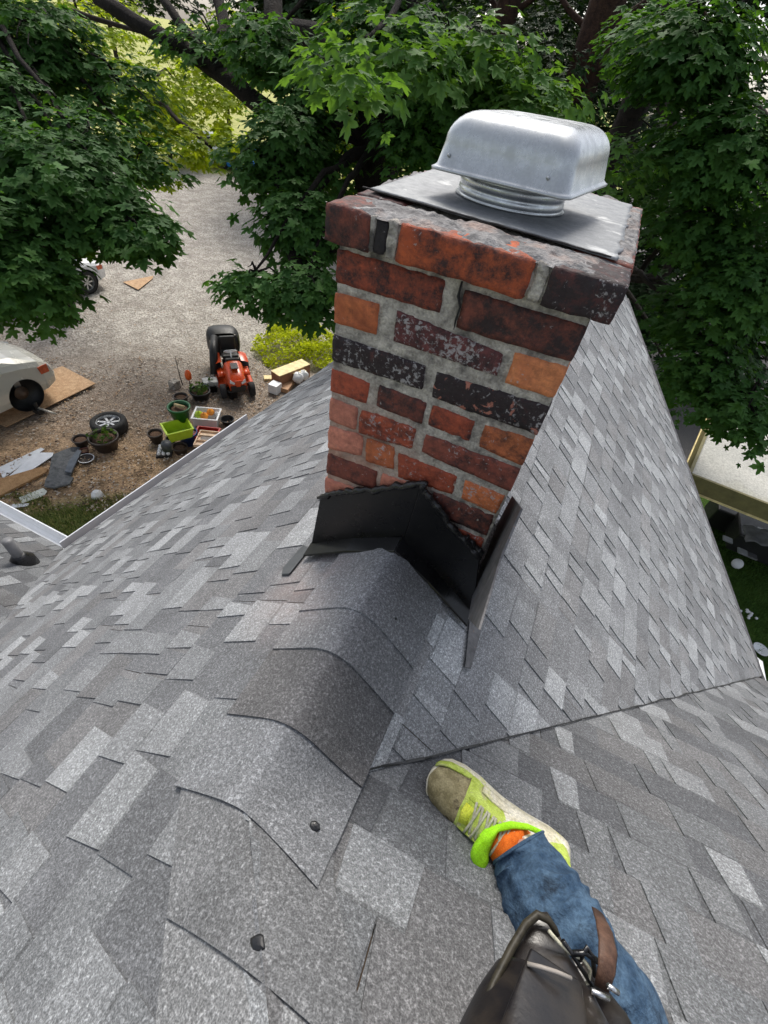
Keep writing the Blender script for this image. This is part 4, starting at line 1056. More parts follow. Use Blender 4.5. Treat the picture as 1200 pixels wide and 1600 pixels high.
# jet black pot / box things by the far mower
# boxes by the house: long cream topped box etc.
def obox(name, cpx, dims, yaw, mat, label, cat, z=GZ, topmat=None, group=None):
    c = gnd(*cpx, z); R_ = Matrix.Rotation(yaw, 3, 'Z'); t_ = empty(name, c, label, cat, group)
    m = MB(); m.box(c + np.array([0, 0, dims[2] / 2]), dims, R_); m.build('box_body', mat, t_, bevel=.01)
    if topmat: m = MB(); m.box(c + np.array([0, 0, dims[2] + .012]), (dims[0] + .01, dims[1] + .01, .02), R_); m.build('lid', topmat, t_, bevel=.004)
    return t_
pa, pb_ = gnd(425, 588, GZ + .3), gnd(482, 566, GZ + .3); yb = math.atan2(pb_[1] - pa[1], pb_[0] - pa[0])
M_CARD = plain('brown_cardboard', (.30, .15, .08), .7)
obox('long_box', (455, 594), (1.05, .34, .36), yb, M_CARD, 'long brown box with cream top by the bright shrub', 'box', topmat=M_CREAM)
obox('board_box', (447, 606), (.5, .3, .12), yb + .5, plain('tan_board', (.42, .24, .13), .7), 'flat tan box end in front of the long box', 'box')
obox('board_box', (467, 592), (.36, .2, .2), yb, M_CARD, 'small cream topped box nearest the gutter', 'box', topmat=M_CREAM, z=GZ + .1)
obox('board_box', (420, 592), (.26, .2, .06), yb - .6, M_CREAM, 'thin cream board under the left end of the long box', 'board')
obox('white_carton', (430, 612), (.26, .26, .24), yb + .3, M_WHITEP, 'white plastic carton at the gutter edge', 'carton')
for (u, v, r_, lab) in ((466, 590, .14, 'white bag left of the other on the boxes'), (475, 586, .12, 'white bag nearest the roof edge on the boxes')):
    p = gnd(u, v, GZ + .25); m = MB()
    m.grid(lambda a, b: tuple(p + r_ * (1 + .35 * nz((math.cos(a * 6.28), math.sin(a * 6.28), b * 3 + u), 1.6)) * np.array([math.cos(a * 6.2832) * math.sin(b * 3.14159), math.sin(a * 6.2832) * math.sin(b * 3.14159), math.cos(b * 3.14159)])), 14, 9)
    tag(m.build('plastic_bag', M_WHITEP, None, True), lab, 'bag')

# riding mower ------------------------------------------------------------
cm = gnd(366, 598); ym = toCam(cm) + .10
mw = empty('riding_mower', cm, 'orange riding mower with black seat and raised grass bagger', 'mower', rz=0)
RM = Matrix.Rotation(ym, 3, 'Z')
def L(x, y, z): return np.array(RM @ Vector((x, y, z))) * 1.0 + cm
def LB(m, c_, d_): m.box(L(*c_), d_, RM)
SX = .92
# front at +x
m = MB()
def hoodp(a, b):
    x = .95 - a * .78; th = math.pi * b; wv = .22 + .05 * a; hv = .30 + .10 * a + (-.16 * (1 - a) ** 6)
    return L(x, -wv * math.cos(th) * (abs(math.cos(th)) ** -.35 if abs(math.cos(th)) > 1e-3 else 1), .36 + hv * math.sin(th) ** .5 * (1 - .0 * a))
m.grid(hoodp, 10, 14); m.prism([L(.95, -.22, .34), L(.95, .22, .34), L(.95, .18, .6), L(.95, -.18, .6)], L(.02, 0, 0) - L(0, 0, 0))
m.build('hood', M_ORANGE, mw, True)
m = MB(); LB(m, (.50, 0, .775), (.30, .19, .02)); m.build('hood_vent', M_BLACKP, mw, bevel=.005)
for s_ in (-1, 1):
    m = MB(); m.prism([L(.972, s_ * .10, .50), L(.972, s_ * .21, .56), L(.95, s_ * .20, .64), L(.972, s_ * .08, .55)], L(.012, 0, 0) - L(0, 0, 0)); m.build('headlight', plain('lamp_glass%d' % s_, (.75, .77, .8), .15), mw)
m = MB(); LB(m, (.985, 0, .40), (.04, .40, .14)); LB(m, (.6, 0, .32), (.7, .34, .12)); LB(m, (-.15, 0, .34), (1.0, .4, .12)); m.build('chassis', M_BLACKP, mw, bevel=.02)
m = MB(); m.prism([L(.990, -.05, .44), L(.990, .05, .44), L(.985, .08, .62), L(.985, -.08, .62)], L(.014, 0, 0) - L(0, 0, 0)); m.build('grille', M_ORANGE, mw)
m = MB()
for s_ in (-1, 1):
    m.grid(lambda a, b, s_=s_: L(-.05 - .62 * a, s_ * (.26 + .20 * b), .62 + .05 * math.sin(a * math.pi) - .06 * b * b - .25 * max(0, a - .8)), 8, 4)
    LB(m, (.14, s_ * .33, .42), (.42, .2, .04))
m.build('fender', M_ORANGE, mw, True)
m = MB(); LB(m, (-.32, 0, .70), (.42, .44, .10)); LB(m, (-.55, 0, .90), (.10, .42, .40)); m.build('seat', M_BLACKP, mw, bevel=.04, seg=4)
m = MB(); m.tube([L(.10, 0, .7), L(.0, 0, .92)], .02, 8); pts_ = [L(.0 + .15 * math.cos(t_) * .7, .17 * math.sin(t_), .93 + .08 * math.cos(t_)) for t_ in np.linspace(0, 2 * math.pi, 20)]; m.tube(pts_, .016, 6); m.tube([L(0, -.16, .93), L(0, .16, .93)], .014, 6); m.build('steering_wheel', M_WHITEP, mw, True)
m = MB(); LB(m, (.12, 0, .70), (.1, .36, .2)); m.build('dashboard', M_BLACKP, mw, bevel=.03)
for (x, y, r_, w_) in ((.72, -.38, .19, .15), (.72, .38, .19, .15), (-.42, -.38, .26, .22), (-.42, .38, .26, .22)):
    t2 = Matrix.Rotation(ym, 3, 'Z') @ Matrix.Rotation(math.pi / 2 * (-1 if y < 0 else 1) * -1, 3, 'X')
    m = MB(); m.lathe([(r_ * .5, -w_ / 2), (r_ * .92, -w_ / 2), (r_, -w_ * .3), (r_, w_ * .3), (r_ * .92, w_ / 2), (r_ * .5, w_ / 2)], L(x, y, r_), 24, t2, close=True); wo = m.build('wheel', M_TIRE, mw, True)
    m = MB(); m.lathe([(0, -w_ * .2), (r_ * .5, -w_ * .3), (r_ * .52, w_ * .46), (r_ * .4, w_ * .3), (0, w_ * .36)], L(x, y, r_), 16, t2); m.build('rim', M_WHITEP, wo, True)
m = MB()
def bag(a, b):
    th = b * 2 * math.pi; x = -.80 - .55 * a; k_ = 1 + .15 * math.sin(math.pi * a)
    return L(x, -.05 + .40 * k_ * math.copysign(abs(math.cos(th)) ** .5, math.cos(th)), .72 + .34 * k_ * math.copysign(abs(math.sin(th)) ** .6, math.sin(th)))
m.grid(bag, 6, 24); LB(m, (-1.36, -.05, .72), (.03, .7, .55)); LB(m, (-.79, -.05, .72), (.03, .7, .55)); m.build('grass_bagger', M_BLACKP, mw, True)
m = MB(); m.tube([L(-.8, -.3, .95), L(-.3, -.42, .8), L(.0, -.5, .3)], .11, 10); m.build('discharge_chute', M_BLACKP, mw, True)
m = MB(); LB(m, (.18, 0, .2), (.62, .95, .12)); m.build('mower_deck', M_ORANGE, mw, bevel=.04)
m = MB(); LB(m, (.30, -.66, .24), (.3, .4, .16)); m.build('side_step', plain('grey_step', (.35, .36, .36), .6), mw, bevel=.02)

mw.scale = (.9, .9, .93)
# ground-cover shrub, lime green --------------------------------------------
cs = gnd(456, 556); t_ = empty('low_shrub', cs, 'bright yellow green spreading shrub beside the gravel', 'shrub')
n = 5200; a = rng.uniform(0, 2 * np.pi, n); q_ = np.sqrt(rng.uniform(0, 1, n))
q_ *= 1 + .18 * np.sin(a * 3 + 1) + .1 * np.sin(a * 7)
X = cs[0] + .1 + np.cos(a) * q_ * 1.5; Y_ = cs[1] + .5 + np.sin(a) * q_ * 1.25; Z = GZ + .10 + .38 * (1 - q_ ** 2) + np.abs(rng.normal(0, .06, n)) + .10 * np.sin(X * 7) * np.cos(Y_ * 6)
leaves_mesh(np.stack([X, Y_, Z], 1), rng.uniform(.06, .13, n), np.stack([rng.normal(0, .6, n), rng.normal(0, .6, n), np.ones(n)], 1), rng.uniform(0, 1, n), make_leaf('lime_shrub_leaf', (.34, .40, .02), (.56, .62, .04), (.42, .48, .03), .45), 'foliage', t_)
m = MB()
for i in range(14): an = i * .45; limb(m, [cs + np.array([.1, .5, 0]), cs + np.array([.1 + .7 * math.cos(an), .5 + .7 * math.sin(an), .22])], .02, .006, 5)
m.build('stem', M_TWIG, t_)

# cars ------------------------------------------------------------------
def car(name, label, org, yaw, mat, cat='car', missing=None, L_=4.6, W_=1.75, group=None, lift=0, zs_=1.0):
    """front at +x; org = ground point under the middle"""
    R_ = Matrix.Rotation(yaw, 3, 'Z'); t_ = empty(name, org, label, cat, group)
    def G(x, y, z): return np.array(R_ @ Vector((x, y, (z if z < .5 else .5 + (z - .5) * zs_) + lift))) + org
    h2 = L_ / 2
    # stations: x, half width, sill z, belt z, top z, top half width
    st = [(-h2, .62, .45, .72, .86, .56), (-h2 + .08, .76, .33, .80, .98, .66), (-h2 + .5, .85, .24, .88, 1.05, .70), (-h2 + 1.0, .87, .22, .90, 1.06, .72), (-.9, .875, .22, .90, 1.05, .72), (0, .875, .22, .90, 1.04, .72), (.75, .875, .22, .90, 1.03, .72),
          (h2 - 1.2, .87, .22, .87, 1.0, .70), (h2 - .75, .86, .24, .82, .93, .66), (h2 - .35, .83, .26, .74, .82, .60), (h2 - .10, .74, .30, .62, .70, .52), (h2, .60, .38, .52, .58, .44)]
    m = MB(); prof = []
    for x, hw, zs, zb_, zt, tw in st:
        prof.append([(x, 0, zs - .02), (x, hw * .8, zs - .02), (x, hw * .96, zs + .02), (x, hw, zs + .16), (x, hw * 1.01, (zs + zb_) / 2), (x, hw * .99, zb_ - .04), (x, hw * .93, zb_ + .03), (x, tw, zt - .02), (x, tw * .5, zt + .012), (x, 0, zt + .02)])
    K = len(prof[0]); full = []
    for p in prof: full.append(p + [(a, -b, c_) for a, b, c_ in p[-2:0:-1]])
    K2 = len(full[0]); V = [G(*q_) for p in full for q_ in p]
    F = [(i * K2 + k, i * K2 + (k + 1) % K2, (i + 1) * K2 + (k + 1) % K2, (i + 1) * K2 + k) for i in range(len(full) - 1) for k in range(K2)] + [tuple(range(K2)), tuple(range(len(V) - 1, len(V) - K2 - 1, -1))]
    m.add(V, F); body = m.build('body', mat, t_, True)
    # wheel arches
    cut = MB(); wx = (h2 - .86, -h2 + .86)
    for x in wx:
        for s_ in (-1, 1): cut.lathe([(0, -.22), (.35, -.22), (.35, .22), (0, .22)], G(x, s_ * .82, .36), 28, R_ @ Matrix.Rotation(math.pi / 2, 3, 'X'))
    co_ = cut.build('cutter', M_BLACKP)
    b_ = body.modifiers.new('arch', 'BOOLEAN'); b_.object = co_; b_.operation = 'DIFFERENCE'; b_.solver = 'EXACT'
    s2 = None
    bpy.context.view_layer.update(); dg = bpy.context.evaluated_depsgraph_get(); nm = bpy.data.meshes.new_from_object(body.evaluated_get(dg)); body.modifiers.clear(); body.data = nm
    nm.polygons.foreach_set('use_smooth', [False] * len(nm.polygons)); nm.shade_smooth_by_angle(math.radians(38)) if hasattr(nm, 'shade_smooth_by_angle') else None
    if len(nm.materials) > 1:
        nm.materials[1] = M_BLACKP
    bpy.data.objects.remove(co_)
    for x in wx:
        for s_ in (-1, 1):
            m = MB(); m.lathe([(.348, -.05), (.348, .20), (0.001, .20)], G(x, s_ * .82, .36), 28, R_ @ Matrix.Rotation(math.pi / 2 * s_, 3, 'X')); del m.f[-1]; m.f = [f for f in m.f if len(f) < 9]; m.add([G(x, s_ * .62, .36)], []); ar = m.build('wheel_arch', M_BLACKP, t_, True)
    # cabin
    m = MB(); cab = [(-1.75, 1.03, .66, .66), (-1.15, 1.42, .60, .60), (-.3, 1.50, .60, .60), (.35, 1.46, .58, .58), (1.05, 1.00, .66, .66)]
    V = []; 
    for x, z, tw, _ in cab: V += [G(x, -tw, z), G(x, tw, z), G(x, tw + .06 if z > 1.1 else tw, 1.0), G(x, -tw - .06 if z > 1.1 else -tw, 1.0)]
    F = [(0, 1, 2, 3), (16, 19, 18, 17)]
    for i in range(4):
        for k in range(4): F.append((i * 4 + k, i * 4 + (k + 1) % 4, i * 4 + 4 + (k + 1) % 4, i * 4 + 4 + k))
    m.add(V, F); m.build('windows', M_GLASS, t_, bevel=.03)
    m = MB(); m.grid(lambda a, b: G(-1.22 + 1.62 * a, -.60 + 1.2 * b, 1.485 + .04 * math.sin(a * math.pi) + .03 * math.sin(b * math.pi) - .03 * abs(a - .5)), 8, 6); ro = m.build('roof', mat, t_, True); so_ = ro.modifiers.new('s', 'SOLIDIFY'); so_.thickness = .04
    for s_ in (-1, 1):
        m = MB(); m.grid(lambda a, b, s_=s_: G(h2 - .02 - .36 * b - .02, s_ * (.50 + .10 * a + .21 * b), .56 + .12 * a + .05 * b), 4, 4); m.prism([G(h2 - .03, s_ * .48, .52), G(h2 - .12, s_ * .745, .54), G(h2 - .16, s_ * .755, .66), G(h2 - .06, s_ * .50, .63)], G(.02, 0, 0) - G(0, 0, 0)); m.build('headlight', M_WHITEP, t_, True)
        m = MB(); m.prism([G(h2 - .40, s_ * .845, .60), G(h2 - .20, s_ * .80, .58), G(h2 - .20, s_ * .80, .70), G(h2 - .42, s_ * .835, .71)], G(0, s_ * .012, 0) - G(0, 0, 0)); m.build('turn_signal', plain('amber_lens', (.6, .12, .05), .2), t_)
        m = MB(); m.prism([G(-h2 + .03, s_ * .5, .66), G(-h2 + .03, s_ * .72, .66), G(-h2 + .03, s_ * .72, .80), G(-h2 + .03, s_ * .5, .80)], G(-.04, 0, 0) - G(0, 0, 0)); m.build('tail_light', M_RED, t_)
    m = MB()
    m.grid(lambda a, b: G(h2 + .05 - .42 * abs(2 * a - 1) ** 3, (-.84 + 1.68 * a), .30 + .2 * b), 16, 3); bo = m.build('bumper', mat, t_, True); sb = bo.modifiers.new('s', 'SOLIDIFY'); sb.thickness = .06
    for x in wx:
        for s_ in (-1, 1):
            if missing == (x > 0, s_):
                m = MB(); m.lathe([(0, -.06), (.06, -.06), (.14, -.03), (.14, -.01), (.05, 0), (.05, .06), (0, .06)], G(x, s_ * .72, .36), 20, R_ @ Matrix.Rotation(-s_ * math.pi / 2, 3, 'X')); m.build('brake_disc', plain('rusty_iron', (.16, .11, .08), .6, .4), t_, True)
                m = MB(); m.box(G(x + .02, s_ * .60, .50), (.12, .12, .30), R_); m.box(G(x - .1, s_ * .5, .34), (.3, .1, .06), R_); m.build('suspension', plain('worn_steel', (.35, .34, .33), .4, .6), t_)
                continue
            wo = empty_child('wheel', G(x, s_ * .76, .33), t_)
            wheel(G(x, s_ * .76, .33), .33, .21, R_ @ Matrix.Rotation(-s_ * math.pi / 2, 3, 'X'), wo)
    return t_
def empty_child(name, loc, parent):
    o = bpy.data.objects.new(name, None); COL.objects.link(o); o.location = tuple(map(float, loc)); setp(o, parent); o.location = tuple(map(float, loc)); return o
M_CARW = plain('pearl_white_car_paint', (.62, .61, .56), .22, .2, .04, 2)
wa = gnd(55, 648); axis_ = gnd(150, 600) - gnd(12, 667); yc = math.atan2(axis_[1], axis_[0])
# the arch on the house side sits over wa; car front points towards +axis
fwd = np.array([math.cos(yc), math.sin(yc), 0]); lat = np.array([-math.sin(yc), math.cos(yc), 0])
side = -1 if (lat @ (CAM - wa)) < 0 else 1
org = wa - fwd * (4.6 / 2 - .86) - lat * side * .80; org[2] = GZ
car('parked_car', 'pearl white car at left edge with its front wheel off over strand board', org, yc, M_CARW, missing=(True, side), lift=.14, zs_=1.45)
c = wa + lat * side * .1 + fwd * .05; t_ = empty('car_jack', c, 'steel jack with a pale handle under the open wheel arch', 'jack')
m = MB(); m.box(c + np.array([0, 0, .12]), (.18, .14, .10)); m.tube([c + np.array([0, 0, .1]), c + np.array([0, 0, .32])], .04, 10); m.build('jack_body', M_BLACKP, t_, bevel=.01)
m = MB(); m.tube([c + np.array([0, 0, .2]), c + lat * side * .38 + fwd * .12 + np.array([0, 0, .12])], .022, 8); m.build('jack_handle', plain('pale_bar', (.5, .47, .42), .4, .4), t_, True)
# van under the left maple: only a wheel shows below the leaves
wv = gnd(140, 458); d_ = gnd(200, 430) - gnd(120, 470)
o2 = wv - fwd * 1.45 - lat * side * .8 * -1; o2 = wv - fwd * 1.44 + (-lat * side) * .76; o2[2] = GZ
car('parked_van', 'white van mostly hidden by the left maple, one black wheel showing', o2, yc, plain('van_white', (.72, .73, .75), .3, var=.05), 'van')
o3 = gnd(330, 262); car('parked_car', 'white car farther left at the end of the drive', o3 + np.array([-1.0, 1.5, 0]), yc + 1.0, plain('bright_white_paint', (.8, .82, .85), .2, var=.04), group='cars at the end of the drive')
o4 = gnd(352, 274); car('parked_car', 'blue car right of the white one at the end of the drive', o4 + np.array([.6, 1.5, 0]), yc + 1.2, plain('blue_paint', (.03, .22, .62), .2, var=.05), group='cars at the end of the drive')

# right side: flat white roof on posts, cart under it -----------------------
ZS = -3.3
A_ = hit(1080, 741, (0, 0, 1), ZS); Cc = hit(1200, 788, (0, 0, 1), ZS); Bb = hit(1112, 662, (0, 0, 1), ZS)
d1 = unit(Cc - A_); d2 = unit(Bb - A_)
Cc = A_ + d1 * 4.2; Bb = A_ + d2 * 3.2; Dd = Cc + (Bb - A_)
sh = empty('carport', (*((A_ + Dd) / 2)[:2], GZ), 'flat pale roofed shelter with olive fascia to the right of the house', 'shelter')
m = MB()
def roofp(a, b):
    p = A_ * (1 - a) * (1 - b) + Cc * a * (1 - b) + Bb * (1 - a) * b + Dd * a * b
    p = p + np.array([0, 0, -.10 * math.exp(-((a - .45) ** 2 + (b - .35) ** 2) / .05) + .03 * nz(p, 1.5) - .02]); return p
m.grid(roofp, 24, 20); m.build('roof', rough_mat('pale_membrane', (.40, .40, .37), (.50, .49, .45), (.42, .41, .34), 1.2, 30, .1), sh, True)
M_OLIVE = plain('olive_fascia', (.16, .14, .055), .6)
for P_, Q_ in ((A_, Cc), (A_, Bb), (Bb, Dd), (Cc, Dd)):
    m = MB(); n_ = unit(np.cross(Q_ - P_, (0, 0, 1.0))); s_ = np.sign(n_ @ (P_ - (A_ + Dd) / 2)); n_ = n_ * s_
    m.prism([P_ + np.array([0, 0, .03]), Q_ + np.array([0, 0, .03]), Q_ - np.array([0, 0, .27]), P_ - np.array([0, 0, .27])], n_ * .05); m.build('fascia', M_OLIVE, sh)
    m = MB(); m.prism([P_ + n_ * .052 - np.array([0, 0, .25]), Q_ + n_ * .052 - np.array([0, 0, .25]), Q_ + n_ * .052 - np.array([0, 0, .28]), P_ + n_ * .052 - np.array([0, 0, .28])], n_ * .02); m.build('edge_trim', M_CREAM, sh)
for p in (A_ + (Dd - A_) * .06, Cc + (Bb - Cc) * .06, Bb + (Cc - Bb) * .06, Dd + (A_ - Dd) * .06):
    m = MB(); m.box((p[0], p[1], (GZ + ZS) / 2), (.1, .1, ZS - GZ - .1)); m.build('post', M_OLIVE, sh)
# black garden cart under the eave
cc = gnd(1150, 880); yk = math.atan2(d1[1], d1[0]); R_ = Matrix.Rotation(yk, 3, 'Z')
ca = empty('grill_cart', cc, 'black grill cart with white wheel between shelter and lawn', 'cart')
def Q(x, y, z): return np.array(R_ @ Vector((x, y, z))) + cc
def QB(m, c_, d_): m.box(Q(*c_), d_, R_); return m
QB(QB(MB(), (.35, .35, .5), (1.5, .8, .45)), (.2, 1.0, .4), (1.9, .7, .5)).build('cart_body_and_shade', M_BLACKP, ca, bevel=.03)  # boxes enlarged so their black also stands for shade under the shelter
QB(MB(), (.35, .3, .79), (.9, .05, .03)).build('handle', M_WHITEP, ca)
QB(MB(), (.75, .75, .80), (.6, .4, .05)).build('side_shelf', plain('grey_shelf', (.2, .2, .2), .5), ca, bevel=.01)
QB(QB(MB(), (.55, .52, .84), (.8, .02, .02)), (.55, .46, .84), (.8, .02, .02)).build('rail', M_WHITEP, ca)
QB(MB(), (-.05, -.05, .4), (.35, .3, .04)).build('side_shelf', plain('grey_shelf2', (.12, .12, .12), .5), ca, bevel=.01)
m = MB(); m.lathe([(0, -.03), (.1, -.03), (.11, 0), (.1, .03), (0, .03)], Q(-.05, -.15, .11), 20, R_ @ Matrix.Rotation(math.pi / 3.2, 3, 'X')); m.build('wheel', M_WHITEP, ca, True)
for i, (u, v) in enumerate(((1137, 843), (1160, 862))):
    m = MB(); p = gnd(u, v, GZ + .75); m.box(p, (.18, .16, .03), R_); m.build('burner_lid', plain('lid_grey%d' % i, (.22, .23, .25), .4), ca, bevel=.02, seg=3)
p = gnd(1192, 845, GZ + .8)
m = MB(); m.grid(lambda a, b: tuple(p + np.array([(a - .5) * .7, (b - .5) * .5, .08 * nz((a * 3, b * 3, 0), 1.3) + .1 * math.sin(a * 3)])), 14, 10); o = m.build('grey_tarp', plain('grey_cloth', (.20, .20, .22), .9, var=.3), None, True); tag(o, 'crumpled grey cloth at the right end of the grill cart', 'cloth'); s_ = o.modifiers.new('s', 'SOLIDIFY'); s_.thickness = .02
for (u, v, r_, lab, nm_) in ((1167, 967, .10, 'white flowers in the lawn near the roof edge', 'flower_clump'), (1185, 1017, .13, 'white dish lying on the lawn near the railing', 'dish')):
    p = gnd(u, v)
    m = MB()
    if nm_ == 'dish': m.lathe([(r_ * .3, .02), (r_, .06), (r_ * 1.02, .07), (r_ * .9, .06), (0, .035)], p, 20)
    else:
        for k in range(9): m.lathe([(0, 0), (.03, .01), (.025, .03), (0, .035)], p + np.array([random.gauss(0, .07), random.gauss(0, .05), .1 + random.uniform(0, .08)]), 6)
    tag(m.build(nm_, M_WHITEP, None, True), lab, 'flowers' if nm_ != 'dish' else 'dish')
# white railing at the right below the eave corner
ZRL = -3.0
P_ = [hit(u, v, (0, 0, 1), ZRL) for u, v in ((1176, 1026), (1187, 1034), (1197, 1088), (1215, 1094))]
rl = empty('railing', (*P_[1][:2], GZ), 'white metal railing at the right edge below the roof corner', 'railing')
m = MB(); m.tube(P_, .025, 8); m.build('top_rail', M_WHITEP, rl)
m = MB(); m.tube([p - np.array([0, 0, .45]) for p in P_], .015, 8); m.build('lower_rail', M_WHITEP, rl)
for t2 in np.linspace(0, 1, 6):
    p = P_[1] * (1 - t2) + P_[2] * t2; m = MB(); m.tube([p, p - np.array([0, 0, .5])], .010, 6); m.build('baluster', M_WHITEP, rl)
for p in (P_[1], P_[2]):
    m = MB(); m.tube([p, np.array([p[0], p[1], GZ])], .03, 6); m.build('post', M_WHITEP, rl)
m = MB(); m.box(((P_[1] + P_[2]) / 2 * np.array([1, 1, 0]) + np.array([.9, -.2, (ZRL - .95 + GZ) / 2])), (1.8, 1.6, ZRL - .95 - GZ)); dk_ = m.build('deck', plain('deck_grey', (.35, .35, .34), .8), None); tag(dk_, 'grey raised deck behind the white railing', 'deck')

# litter: dry leaves, stones, wood chips (nobody could count it)
V = []; F = []; CC = []
n = 16000
for i in range(n):
    if i % 5 < 3: u, v = random.uniform(-20, 460), random.uniform(560, 800)
    else: u, v = random.uniform(-20, 520), random.uniform(300, 640)
    g = gnd(u, v)
    if g[1] < EL[0][1] - .2 and g[0] < EL[0][0]: continue
    den = noise.noise(Vector(g * .9)) + .5 * noise.noise(Vector(g * 3))
    if den < random.uniform(-.6, .5): continue
    s_ = random.uniform(.010, .032) if v > 560 else random.uniform(.008, .03)
    a = random.uniform(0, 6.28); ti = random.uniform(-.4, .4); k0 = len(V); z = g[2] + .035 + .03 * nz((g[0], g[1], 0), .35)
    for dx, dy, dz in ((-1, -.5, 0), (1, -.35, .3), (.8, .5, .1), (-.7, .45, .5)):
        V.append((g[0] + s_ * (dx * math.cos(a) - dy * math.sin(a)), g[1] + s_ * (dx * math.sin(a) + dy * math.cos(a)), z + s_ * dz * (1 + ti)))
    F.append((k0, k0 + 1, k0 + 2, k0 + 3)); c_ = random.choice([(.42, .36, .30), (.30, .20, .12), (.18, .11, .07), (.50, .44, .38), (.09, .06, .045), (.38, .25, .14)]); CC += [(*c_, 1)] * 4
sL = NT('dry_litter'); sL.l(sL.attr('tone').outputs['Color'], sL.b.inputs['Base Color']); sL.b.inputs['Roughness'].default_value = .9
lo = obj('leaf_litter', V, F, sL.m, None, False, {'tone': CC}); lo['kind'] = 'stuff'; lo['label'] = 'dry leaves and wood chips strewn over the yard'; lo['category'] = 'leaf litter'
# grass blades on the corner patch and the right lawn
V = []; F = []; CC = []
def blades(reg, n, h, cols):
    for i in range(n):
        u = random.uniform(reg[0], reg[2]); v = random.uniform(reg[1], reg[3]); g = gnd(u, v)
        if reg[0] < 500:
            if tval(u, v) > T[0] + .2 + .5 * noise.noise(Vector(g * 2)): continue
        a = random.uniform(0, 6.28); w_ = random.uniform(.006, .014); hh = h * random.uniform(.5, 1.4); k0 = len(V)
        dx, dy = math.cos(a) * w_, math.sin(a) * w_; bx, by = random.gauss(0, .4) * hh, random.gauss(0, .4) * hh
        V.extend([(g[0] - dx, g[1] - dy, GZ - .02), (g[0] + dx, g[1] + dy, GZ - .02), (g[0] + bx, g[1] + by, GZ + hh)]); F.append((k0, k0 + 1, k0 + 2)); CC.extend([(*random.choice(cols), 1)] * 3)
blades((0, 770, 240, 870), 8000, .08, [(.15, .21, .04), (.26, .30, .07), (.40, .36, .14), (.09, .14, .03)])
blades((1090, 800, 1230, 1100), 9000, .07, [(.04, .10, .01), (.07, .16, .02), (.05, .12, .015)])
gr = obj('grass', V, F, sL.m, None, False, {'tone': CC}); gr['kind'] = 'stuff'; gr['label'] = 'short green grass beside the house'; gr['category'] = 'grass'
# ================================================================ the roofer's leg and tool pouch
def P3(u, v, off=0): return hit(u, v, (0, PR, 1), ZR + PR * Y0 + off)
toe, heel = P3(672, 1207, .035), P3(884, 1350, .035)
person = empty('person', (toe + heel) / 2, 'person standing on the shingles, one jeans leg and yellow green running shoe in view', 'person')
ax = unit(heel - toe); SL = np.linalg.norm(heel - toe)
cdir = unit(CAM - (toe + heel) / 2); n3 = unit((0, PR, 1))
upv = unit(cdir * 1.0 + n3 * .08); upv = unit(upv - ax * (upv @ ax)); lat_ = np.cross(upv, ax)
if lat_ @ (P3(820, 1210) - toe) < 0: lat_ = -lat_
upv = unit(upv - lat_ * .30); lat_ = unit(np.cross(upv, ax)) * (1 if np.cross(upv, ax) @ lat_ > 0 else -1)
def SP(x, y, z):
    bend = -.012 * math.sin(math.pi * x) ; return toe + ax * (x * SL) + lat_ * (y + bend) + upv * z
def interp(x, xs, ys): return float(np.interp(x, xs, ys))
HWX = ([0, .012, .04, .10, .2, .32, .5, .7, .86, .95, .985, 1], [.006, .019, .032, .043, .050, .051, .043, .039, .037, .031, .02, .006])
TOPX = ([0, .03, .10, .22, .35, .5, .62, .75, .88, .97, 1], [.020, .032, .043, .050, .062, .078, .090, .085, .088, .080, .04])
def clothmat(name, c1, c2, sc=60, rough=.85, bump=.4, c3=None):
    s = NT(name); p = s.pos(); a = s.noise(p, sc, 4, .6); b = s.noise(p, sc * 6, 2, .6)
    c = s.mix(s.ramp(a, [(.35, 0), (.65, 1)]), c1, c2)
    if c3: c = s.mix(s.ramp(s.noise(p, sc * .5, 5, .65, .4), [(.56, 0), (.66, .85)]), c, c3)
    c = s.mix(1.0, c, s.ramp(b, [(.3, .75), (.7, 1.2)]), 'MULTIPLY'); s.set(c, rough, 0, .3); s.bump(s.math('ADD', a, b), bump, .002); return s.m
M_TOE = clothmat('muddy_mesh_fabric', (.24, .20, .10), (.42, .36, .20), 50, c3=(.07, .05, .035))
M_UP = clothmat('lime_knit_fabric', (.42, .52, .07), (.60, .72, .16), 70, c3=(.45, .42, .24))
M_NEON = clothmat('neon_lining', (.36, .80, .01), (.45, .95, .03), 90)
M_MID = clothmat('cream_foam', (.66, .60, .42), (.80, .76, .64), 40, .6, .15, c3=(.62, .62, .18))
M_LACE = clothmat('grey_lace', (.42, .40, .30), (.62, .60, .46), 160)
M_SOCK = clothmat('orange_sock', (.75, .13, .01), (.9, .20, .02), 150)
M_JEAN = clothmat('worn_denim', (.026, .055, .10), (.075, .13, .20), 34, .95, 1.0, (.012, .018, .028))
shoe = MB()
def soleg(th_, z): 
    return None
V = []; F = []; NX = 40
prof_s = [(.80, -.034), (.96, -.030), (1.04, -.018), (1.05, -.004), (1.0, .008), (.9, .012)]
ring = []
for i in range(NX + 1):
    x = i / NX; hw = interp(x, *HWX) + .002; kick = .014 * max(0, 1 - x / .16) ** 2 + .006 * max(0, (x - .86) / .14)
    heelup = 1 + .55 * max(0, min(1, (x - .3) / .5))
    row = [SP(x, -hw * s_, kick + z * (heelup if z < 0 else 1) + .012 * (heelup - 1)) for s_, z in prof_s] + [SP(x, hw * s_, kick + z * (heelup if z < 0 else 1) + .012 * (heelup - 1)) for s_, z in prof_s[::-1]]
    V += row
K = 12
